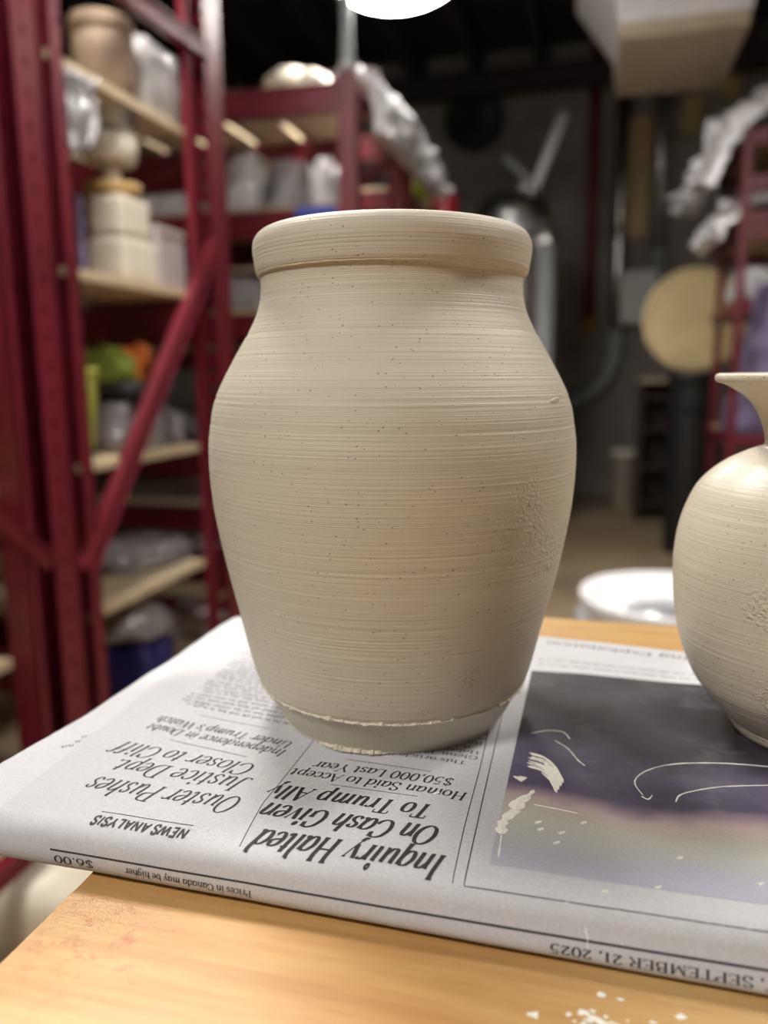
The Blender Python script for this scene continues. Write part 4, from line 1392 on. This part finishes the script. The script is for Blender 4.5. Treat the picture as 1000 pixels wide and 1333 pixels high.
def glyph_polys(ch, thick, thin, sans=False):
    adv, spec = G[ch]
    polys = []
    for st in spec.split(';'):
        if not st: continue
        q = st.split()
        num = [float(v) for v in q[1:]]
        kind = q[0]
        pts = [(num[i], num[i + 1]) for i in range(0, len(num) - 1, 2)]
        if kind == 'S':
            if sans: continue
            polys.append(([(num[0] - num[2], num[1] + thin * .5), (num[0] + num[2], num[1] + thin * .5)], [(num[0] - num[2], num[1] - thin * .5), (num[0] + num[2], num[1] - thin * .5)]))
            continue
        if kind == 'V' and sans: continue
        if kind == 'D':
            R_ = thick * .62
            a = [(num[0] - R_ * math.cos(t_), num[1] + R_ * math.sin(t_)) for t_ in [math.pi * k / 8 for k in range(9)]]
            b = [(num[0] - R_ * math.cos(t_), num[1] - R_ * math.sin(t_)) for t_ in [math.pi * k / 8 for k in range(9)]]
            polys.append((a, b))
            continue
        P_ = catmull(pts) if kind == 'C' else [Vector(p) for p in pts]
        if kind != 'C':
            Q_ = []
            for i in range(len(P_) - 1):
                for k in range(12): Q_.append(P_[i].lerp(P_[i + 1], k / 12))
            P_ = Q_ + [P_[-1]]
        a, b = [], []
        m_ = len(P_)
        closed = kind == 'C' and (P_[0] - P_[-1]).length < .5
        for i, p in enumerate(P_):
            if closed and i in (0, m_ - 1): d_ = P_[1] - P_[-2]
            else: d_ = P_[min(i + 1, m_ - 1)] - P_[max(i - 1, 0)]
            if d_.length < 1e-6: d_ = Vector((1, 0))
            d_ = d_.normalized()
            if sans: w_ = thick
            elif kind in ('N', 'V'): w_ = thin
            else: w_ = thin + (thick - thin) * abs(d_.y) ** 1.6
            nr = Vector((-d_.y, d_.x)) * w_ / 2
            a.append((p.x + nr.x, p.y + nr.y))
            b.append((p.x - nr.x, p.y - nr.y))
        polys.append((a, b))
    return adv, polys


def place_text(name, text, start, end, cap, thick=11.0, thin=3.6, slant=0.0, sans=False, material=None, parent=None, off=.00010, arc=0.0):
    """start/end: page coordinates (s, t) in mm of the baseline; cap: capital height in mm.  Read from the far side of the table, so upside down here."""
    gl, x = [], 0.0
    for ch in text:
        adv, polys = glyph_polys(ch, thick, thin, sans)
        gl.append((x, polys))
        x += adv
    S, E_ = Vector(start), Vector(end)
    d_ = E_ - S
    L_ = d_.length
    d_ /= L_
    upv = Vector((-d_.y, d_.x))
    if upv.y > 0: upv = -upv
    kx, ky = L_ / x, cap / 68.0
    V, Fc = [], []
    for gx, polys in gl:
        for a, b in polys:
            n0 = len(V)
            for (pa_, pb_) in zip(a, b):
                for (qx, qy) in (pa_, pb_):
                    u = (gx + qx) * kx + slant * qy * ky
                    p = S + d_ * u + upv * (qy * ky + arc * math.sin(math.pi * u / L_))
                    s_, t_ = p.x / 1000, p.y / 1000
                    V.append(surf(s_, t_) + surf_n(s_, t_) * off)
            for i in range(len(a) - 1):
                q = n0 + 2 * i
                Fc.append((q, q + 1, q + 3, q + 2))
    return mesh_obj(name, V, Fc, material or M['ink'], parent or news)


def place_rule(pts, width, material=None, name='printed_rule'):
    V, Fc = [], []
    P_ = []
    for a, b in zip(pts, pts[1:]):
        A, B = Vector(a), Vector(b)
        n_ = max(2, int((B - A).length / 1.5))
        for k in range(n_): P_.append(A.lerp(B, k / n_))
    P_.append(Vector(pts[-1]))
    for i, p in enumerate(P_):
        d_ = (P_[min(i + 1, len(P_) - 1)] - P_[max(i - 1, 0)]).normalized()
        nr = Vector((-d_.y, d_.x)) * width / 2
        for q in (p + nr, p - nr):
            V.append(surf(q.x / 1000, q.y / 1000) + surf_n(q.x / 1000, q.y / 1000) * .00006)
    for i in range(len(P_) - 1):
        Fc.append((2 * i, 2 * i + 1, 2 * i + 3, 2 * i + 2))
    return mesh_obj(name, V, Fc, material or M['ink'], news)


IT = 0.22
B_, b_ = 14.5, 4.8
place_text('headline', 'Inquiry Halted', (-29.3, 5.9), (-75.4, 6.2), 8.4, B_, b_, IT)
place_text('headline', 'On Cash Given', (-32.8, 17.2), (-79.0, 18.2), 8.0, B_, b_, IT)
place_text('headline', 'To Trump Ally', (-36.4, 27.2), (-81.0, 27.9), 6.9, B_, b_, IT)
place_text('headline', 'Ouster Pushes', (-85.6, 18.4), (-130.4, 19.6), 8.0, 9.0, 3.0, IT)
place_text('headline', 'Justice Dept.', (-87.8, 28.3), (-130.6, 31.0), 7.4, 9.0, 3.0, IT)
place_text('headline', 'Closer to Cliff', (-89.8, 36.5), (-135.4, 41.0), 6.9, 9.0, 3.0, IT)
place_text('kicker', 'NEWS ANALYSIS', (-92.6, 1.8), (-119.3, 2.2), 3.4, 15.0, 15.0, 0, True)
place_text('subheadline', 'Homan Said to Accept', (-29.2, 35.5), (-79.3, 37.5), 4.1, 11.5, 4.2, .16)
place_text('subheadline', '$50,000 Last Year', (-33.8, 42.2), (-74.5, 42.9), 4.1, 11.5, 4.2, .16)
place_text('subheadline', 'Independence in Doubt', (-85.0, 47.0), (-134.4, 54.4), 4.3, 9.0, 3.4, .1)
place_text('subheadline', 'Under Trump\u2019s Watch', (-85.0, 52.6), (-134.6, 60.4), 4.3, 9.0, 3.4, .1)
place_text('dateline', 'SUNDAY, SEPTEMBER 21, 2025', (52.1, -10.7), (-5.6, -10.8), 1.9, 12, 5.0, 0)
place_text('price_text', '$6.00', (-115.0, -9.9), (-126.4, -9.9), 2.1, 9, 4.4, 0)
place_text('price_note', 'Prices in Canada may be higher', (-73.2, -10.7), (-106.4, -10.2), 1.8, 10, 5.0, 0)
place_text('caption_title', 'ing Exploitation', (38.6, 158.4), (-16.4, 165.4), 4.6, 9.0, 3.6, .1, material=M['ink_soft'])
place_text('byline', 'This article is by Devlin', (-32.4, 52.9), (-74.0, 54.4), 2.0, 10, 5, 0, material=M['ink_soft'])
place_text('byline', 'Glenn Thrush, Alan', (-29.6, 56.7), (-66.0, 57.6), 2.0, 10, 5, 0, material=M['ink_soft'])
place_text('byline', 'Haberman', (-29.6, 59.8), (-48.0, 60.2), 2.0, 10, 5, 0, material=M['ink_soft'])
place_text('byline', 'WAS', (-32.6, 62.9), (-39.5, 63.0), 2.0, 10, 5, 0, material=M['ink_soft'])
place_text('byline', 'Hom', (-29.4, 66.0), (-37.0, 66.1), 2.0, 10, 5, 0, material=M['ink_soft'])


def greek(name, rows, material, seed, xh=1.0, dz=.00008):
    """small print too fine to read: rows of (s0, t0, s1, t1)"""
    rnd = random.Random(seed)
    V, Fc = [], []
    for (s0, t0, s1, t1) in rows:
        A, B = Vector((s0, t0)), Vector((s1, t1))
        L_ = (B - A).length
        d_ = (B - A) / L_
        u = 0
        upv = Vector((-d_.y, d_.x))
        if upv.y > 0: upv = -upv
        while u < L_:
            wl = rnd.choice((2, 3, 4, 5, 6, 7))
            for k in range(wl):
                if u > L_: break
                hh = xh * rnd.choice((1, 1, 1, 1.5))
                for (a0, a1, h0, h1) in ((0, .26, 0, hh), (.26, .62, *rnd.choice(((0, .26), (.7, 1.0), (.4, .62))))):
                    n0 = len(V)
                    for (aa, h_) in ((a0, h0), (a1, h0), (a1, h1), (a0, h1)):
                        p = A + d_ * (u + aa * xh) + upv * (h_ * (xh if h_ <= 1 else 1))
                        s_, t_ = p.x / 1000, p.y / 1000
                        V.append(surf(s_, t_) + Vector((0, 0, dz)))
                    Fc.append((n0, n0 + 1, n0 + 2, n0 + 3))
                u += .8 * xh
            u += .75 * xh
    o = mesh_obj(name, V, Fc, material, news)
    o['kind'] = 'stuff'
    return o


rows = []
for i in range(19):
    t_ = 66.8 + i * 3.15
    ind = 3.0 if i in (0,) else 0
    rows.append((-85.0 - ind, t_ - 2.0, -134.5 + (0 if i % 4 else 3), t_ + 5.2 - i * .16))
greek('body_text', rows, M['ink_soft'], 4, 1.25)
rows = [(-29.0, 69.2 + i * 3.1, -76.0, 70.6 + i * 3.1) for i in range(14)]
greek('body_text', rows, M['ink_soft'], 5, 1.25)
greek('caption_text', [(42, 139.5 - .0, -18.5, 143.0), (42, 134.6, -18.5, 137.2)], M['ink_soft'], 6, 1.2)
greek('show_through_text', [(70, -1.0, -9, -.6)], M['ink_ghost'], 8, 3.2)
greek('margin_figures', [(-151.6, 37.6, -155.0, 36.0), (-151.0, 40.4, -153.6, 39.6), (-151.2, 44.0, -152.6, 43.6)], M['ink'], 9, 1.2, -.0013)

place_rule([(-66.7, 31.4), (-42.1, 30.7)], .22)
place_rule([(-66.4, 46.2), (-41.3, 44.7)], .22)
place_rule([(-119.4, 4.3), (-93.0, 3.6)], .26)
place_rule([(-123.1, 45.4), (-95.3, 40.6)], .22)
place_rule([(-122.9, 64.0), (-96.6, 60.0)], .22)
place_rule([(-127.3, -8.6), (-41.7, -9.3), (0, -9.4), (60, -9.3), (174, -9.3)], .45)
place_rule([(174, -2.8), (-24.4, -2.8), (-25.4, 40), (-26.2, 86.0), (-26.4, 160)], .26)
place_rule([(-27.0, -2.6), (-27.9, 20), (-28.3, 50), (-29.4, 90)], .22)
place_rule([(-78.3, -1.4), (-80.4, 17), (-80.2, 36), (-79.7, 70)], .22)

# printed photograph
V, Fc = [], []
ns, nt = 70, 60
for j in range(nt + 1):
    for i in range(ns + 1):
        s = -.0199 + (.172 + .0199) * i / ns
        t_ = .0052 + (.129 - .0052) * j / nt
        V.append(surf(s, t_) + Vector((0, 0, .00006)))
for j in range(nt):
    for i in range(ns):
        q = j * (ns + 1) + i
        Fc.append((q, q + 1, q + ns + 2, q + ns + 1))
ph = mesh_obj('printed_photo', V, Fc, M['photo'], news, True)
ph['label'] = 'dark blurred colour photograph printed on the page'


# dried clay marks on the page
def smear(path, w0, w1, seed, name='clay_smear', z=.00014, n=4):
    rnd = random.Random(seed)
    P_ = catmull([Vector(p) for p in path], n)
    V, Fc = [], []
    m_ = len(P_)
    for i, p in enumerate(P_):
        d_ = (P_[min(i + 1, m_ - 1)] - P_[max(i - 1, 0)])
        d_ = d_.normalized() if d_.length > 1e-6 else Vector((1, 0))
        f = i / (m_ - 1)
        w_ = (w0 + (w1 - w0) * f) * rnd.uniform(.55, 1.25) * (1 if 0 < i < m_ - 1 else .25)
        nr = Vector((-d_.y, d_.x)) * w_ / 2
        for q, hh in ((p + nr, .00002), (p, z), (p - nr, .00002)):
            V.append(surf(q.x / 1000, q.y / 1000) + Vector((0, 0, .00006 + hh)))
    for i in range(m_ - 1):
        for k in range(2):
            q = 3 * i + k
            Fc.append((q, q + 1, q + 4, q + 3))
    return mesh_obj(name, V, Fc, M['dry_clay'], news)


smear([(-17.6, 46.0), (-16.6, 46.8), (-15.4, 46.2)], 3.4, 2.6, 1, z=.0003)
smear([(-12.6, 41.0), (-14.2, 37), (-16.0, 33.5), (-16.4, 30)], .8, 5.2, 2, z=.0002)
smear([(-15.8, 30.5), (-18.2, 26), (-19.0, 22.5), (-18.6, 18)], 3.0, 2.6, 3, z=.0002)
smear([(-18.6, 18), (-18.4, 14), (-18.2, 8)], .7, .3, 4)
for k in range(16):
    a = k / 15
    q = (k * 7 % 5) / 5
    smear([(-15.6 + 1.2 * q, 62.5 - 9.5 * a), (-11.4 + .8 * q, 61.0 - 9.5 * a), (-7.4 - 1.2 * a, 55.0 - 8.0 * a), (-5.0 - 1.6 * a, 46.5 - 5.5 * a + 3 * q)][(1 if k % 4 == 3 else 0):], .25 + .75 * (k % 3 == 1), .5 + .3 * (k % 2), 20 + k)
smear([(-13.2, 56), (-10.5, 54.4), (-8.2, 50.5), (-7.0, 46.5)], 1.6, 1.2, 47, z=.0002)
smear([(-15.9, 75.5), (-11, 78.5), (-6.4, 78.6), (-4.2, 74)], .3, .4, 51)
smear([(-8.5, 72), (-4.6, 67.5), (-1.5, 60.5), (.5, 57.6)], .25, .5, 52)
smear([(15.5, 45), (13.6, 52), (18, 60), (27.5, 66.5), (40, 69), (56, 69.5)], .25, .7, 53)
smear([(23.4, 43.7), (24.8, 48), (28.9, 51.5), (36, 55), (47.2, 58.3), (58, 60)], .55, .35, 54)
smear([(15.0, 44.6), (16.6, 43.5), (17.8, 46)], .5, .4, 55)
smear([(-12.0, 33.4), (-6.0, 32.6), (-1.0, 31.6)], .35, .2, 56)
for k, (s, t_) in enumerate(((-9.6, 22.0), (-4.6, 21.5), (-5.6, 17.2), (.5, 27.3), (22.0, 18.3), (16.4, 5.5), (5.2, 1.4), (-10.4, 25), (38, 12), (46, 22), (-37.6, 33.2))):
    smear([(s - .7, t_ - .4), (s, t_ + .2), (s + .8, t_ + .6)], .95, .55, 60 + k, 'clay_crumb', .0004)
smear([(-7, -13), (1, -12.6), (2, -10), (1.4, -7)], .12, .2, 80)

# clay scrapings on the table top
rnd = random.Random(7)
V, Fc = [], []
for k in range(60):
    x, y = rnd.gauss(.006, .0055), rnd.gauss(.1375, .0035)
    r_ = rnd.uniform(.0003, .0012)
    a0 = rnd.uniform(0, 6)
    n0 = len(V)
    for i in range(7):
        a = a0 + i * 2 * math.pi / 7
        V.append((x + r_ * math.cos(a) * rnd.uniform(.5, 1.5), y + r_ * math.sin(a) * rnd.uniform(.4, 1.2), TZ + .00005))
    V.append((x, y, TZ + r_ * .25))
    for i in range(7): Fc.append((n0 + i, n0 + (i + 1) % 7, n0 + 7))
o = mesh_obj('clay_scrapings', V, Fc, M['dry_clay'])
o['kind'] = 'stuff'
tag(o, 'scattered white clay scrapings on the golden table top', 'clay scrapings')

# ------------------------------------------------------------------ thrown vessels
def smooth_profile(knots, step):
    """cubic resample of (r, z) knots by arclength (mm)"""
    P_ = catmull([Vector(k) for k in knots], 10)
    out = [P_[0]]
    acc = 0
    for a, b in zip(P_, P_[1:]):
        seg = (b - a).length
        if seg < 1e-9: continue
        pos = step - acc
        while pos <= seg:
            out.append(a.lerp(b, pos / seg))
            pos += step
        acc = seg - (pos - step)
    if (out[-1] - P_[-1]).length > 1e-4: out.append(P_[-1])
    return out


def thrown(name, knots, step, seg, ring, material, parent, seed, wob=.25, grooves=()):
    prof = smooth_profile(knots, step)
    rnd = random.Random(seed)
    amp, cur = [], 0.0
    for _ in prof:
        cur = cur * .45 + rnd.gauss(0, 1) * .55
        amp.append(cur)
    V, Fc = [], []
    for i, p in enumerate(prof):
        d_ = prof[min(i + 1, len(prof) - 1)] - prof[max(i - 1, 0)]
        nr = Vector((d_.y, -d_.x)).normalized() if d_.length > 1e-9 else Vector((1, 0))
        for k in range(seg):
            th = 2 * math.pi * k / seg
            c_, s_ = math.cos(th), math.sin(th)
            f = amp[i] * ring * (.55 + .8 * noise.noise(Vector((c_ * 1.5, s_ * 1.5, p.y * .12 + seed))))
            for gz, gd, gw in grooves:
                dz_ = p.y - gz - .5 * noise.noise(Vector((c_, s_, gz)))
                if abs(dz_) < 3 * gw: f -= gd * math.exp(-(dz_ / gw) ** 2) * (.6 + .6 * noise.noise(Vector((c_ * 2, s_ * 2, gz * .3))))
            w_ = wob * noise.noise(Vector((c_ * .9, s_ * .9, p.y * .03 + seed * 3)))
            r_ = p.x + nr.x * f + w_
            z_ = p.y + nr.y * f
            V.append((r_ * c_ / 1000, r_ * s_ / 1000, z_ / 1000))
    for i in range(len(prof) - 1):
        for k in range(seg):
            a, b = i * seg + k, i * seg + (k + 1) % seg
            Fc.append((a, b, b + seg, a + seg))
    return mesh_obj(name, V, Fc, material, parent, True)


def burr(name, r, z, rad, seed, parent, material, a0=0, a1=2 * math.pi, nseg=420, out=.6):
    """ragged torn lip of clay round a vessel"""
    V, Fc = [], []
    m_ = 6
    closed = a1 - a0 > 6.2
    for i in range(nseg + (0 if closed else 1)):
        a = a0 + (a1 - a0) * i / nseg
        c_, s_ = math.cos(a), math.sin(a)
        n1 = noise.fractal(Vector((c_ * 14, s_ * 14, seed)), .5, 2.3, 4)
        n2 = noise.noise(Vector((c_ * 40, s_ * 40, seed + 5)))
        fade = 1 if closed else math.sin(math.pi * i / nseg) ** .5
        rr = rad * (.75 + .9 * abs(n1) + .5 * n2 * .5) * max(fade, .05)
        rc_ = r + n1 * rad * .5
        zc = z + n2 * rad * .35 + n1 * rad * .5
        for k in range(m_):
            t_ = 2 * math.pi * k / m_
            jit = 1 + .4 * noise.noise(Vector((c_ * 60, s_ * 60, k * 1.7 + seed)))
            R2 = rc_ + rr * math.cos(t_) * jit * (1 + out)
            V.append((R2 * c_ / 1000, R2 * s_ / 1000, max(.00002, (zc + rr * math.sin(t_) * jit) / 1000)))
    N_ = len(V) // m_
    for i in range(N_ if closed else N_ - 1):
        for k in range(m_):
            a, b = i * m_ + k, i * m_ + (k + 1) % m_
            c2, d2_ = ((i + 1) % N_) * m_ + (k + 1) % m_, ((i + 1) % N_) * m_ + k
            Fc.append((a, b, c2, d2_))
    return mesh_obj(name, V, Fc, material, parent, False)


jar = thing('clay_jar', 'wide-shouldered speckled clay jar with a thick rolled rim, standing on the newspaper', 'jar', (POT.x, POT.y, ZP + .0001), (0, 0.008, YAW))
thrown('foot', [(0.5, 0.3), (20, .2), (34, .1), (36.0, 0.0), (36.6, .5), (38.3, 3.2), (40.3, 7.0), (42.2, 11.0), (42.6, 12.2)], .5, 240, .025, M['clay_foot'], jar, 2, .3)
thrown('body', [(42.4, 12.0), (43.7, 12.6), (44.9, 15.5), (46.3, 20.5), (49.7, 35), (53.7, 52), (56.6, 70), (57.4, 85), (56.7, 94), (54.7, 103), (49.6, 113.2), (43.4, 124), (41.0, 130), (40.2, 135), (40.2, 137.6), (40.5, 139.2)], .33, 360, .045, M['clay'], jar, 5, .35, ((102.9, .30, .45), (101.3, .20, .35), (121.6, .22, .4), (95.5, .14, .4), (63, .14, .4), (34, .16, .4)))
thrown('rim', [(40.3, 139.0), (41.0, 139.3), (41.7, 140.4), (42.1, 143.0), (42.5, 146.0), (42.2, 149.0), (40.6, 151.2), (38.4, 152.0), (36.4, 151.2), (35.4, 148), (35.0, 142), (35.4, 136)], .33, 300, .035, M['clay'], jar, 8, .25)
thrown('inner_wall', [(35.4, 136.2), (36.4, 130), (40, 121), (46, 111), (51, 98), (52, 85), (50, 65), (46, 42), (42, 24), (36, 12), (20, 8), (.5, 8)], 1.2, 160, .12, M['clay'], jar, 9, .2)
V, Fc = [], []
for i in range(9):
    a_ = math.pi * i / 8
    for k in range(16):
        b2 = 2 * math.pi * k / 16
        u_, v_, w_ = 3.4 * math.sin(a_) * math.cos(b2), .95 * math.sin(a_) * math.sin(b2), .38 * math.cos(a_)
        th = math.radians(-35)
        nx_, ny_ = math.cos(th), math.sin(th)
        V.append(((54.9 * nx_ + nx_ * w_ - ny_ * u_) / 1000, (54.9 * ny_ + ny_ * w_ + nx_ * u_) / 1000, (102.4 + v_ + .12 * u_) / 1000))
for i in range(8):
    for k in range(16):
        Fc.append((i * 16 + k, i * 16 + (k + 1) % 16, i * 16 + 16 + (k + 1) % 16, i * 16 + 16 + k))
mesh_obj('clay_dab', V, Fc, M['clay_foot'], jar, True)
burr('ledge_burr', 43.2, 12.2, .60, 3, jar, M['burr'])
burr('rim_burr', 41.1, 139.3, .20, 11, jar, M['burr'], out=.2)
burr('base_burr', 36.3, .35, .35, 6, jar, M['burr'])
fl_ = burr('base_flap', 36.8, .5, .95, 21, jar, M['burr'], math.radians(-128), math.radians(-92), 60, 1.2)

vase = thing('clay_vase', 'round-bellied clay vase with a flared rim, beside the wide-shouldered jar', 'vase', (VASE.x, VASE.y, ZP + .0001), (0, 0, YAW))
thrown('foot', [(.5, .3), (12, .2), (20, .1), (21.7, 0), (23.2, .6), (24.4, 2.6), (24.6, 4.2)], .4, 200, .03, M['clay2'], vase, 12, .25)
thrown('belly', [(24.4, 4.0), (26.2, 5.4), (29.4, 9), (33.2, 13.5), (36.2, 18), (40.1, 28), (42.1, 38), (43.0, 50), (42.2, 60), (39.9, 69), (36.2, 76.6), (29.8, 82.6), (23.0, 86.2), (19.5, 87.4)], .4, 300, .06, M['clay2'], vase, 13, .4)
thrown('neck', [(19.8, 87.2), (19.0, 88.2), (19.2, 91), (20.4, 95), (22.4, 99), (25.4, 102.4), (29.4, 105), (32.4, 106.4)], .4, 240, .05, M['clay2'], vase, 14, .2)
thrown('rim', [(32.2, 106.2), (33.4, 106.8), (33.6, 107.8), (33.4, 108.6), (32.0, 109.0), (28.6, 107.0), (24.6, 104.0), (20.4, 100), (17.4, 95), (16.4, 90)], .4, 240, .04, M['clay2'], vase, 15, .3)
thrown('inner_wall', [(16.4, 90.2), (19, 86.5), (26, 82), (33, 75), (37, 66), (39, 52), (38, 38), (34, 22), (26, 10), (12, 6), (.5, 6)], 1.5, 120, .1, M['clay2'], vase, 16, .2)
burr('foot_burr', 24.6, 3.6, .35, 31, vase, M['burr'])

# ------------------------------------------------------------------ pieces that belong to a part rather than to the whole thing
for child, part in (('lid_knob', 'dome_lid'), ('valve_handle', 'valve'), ('pipe_cap', 'side_pipe'), ('filter_frame', 'filter_panel'),
                    ('rim_burr', 'rim'), ('ledge_burr', 'foot'), ('base_burr', 'foot'), ('base_flap', 'foot'), ('foot_burr', 'foot'), ('clay_dab', 'body')):
    for o in [q for q in bpy.data.objects if q.name.split('.')[0] == child and q.parent]:
        for q in o.parent.children:
            if q.name.split('.')[0] == part and q is not o:
                o.parent = q
                break
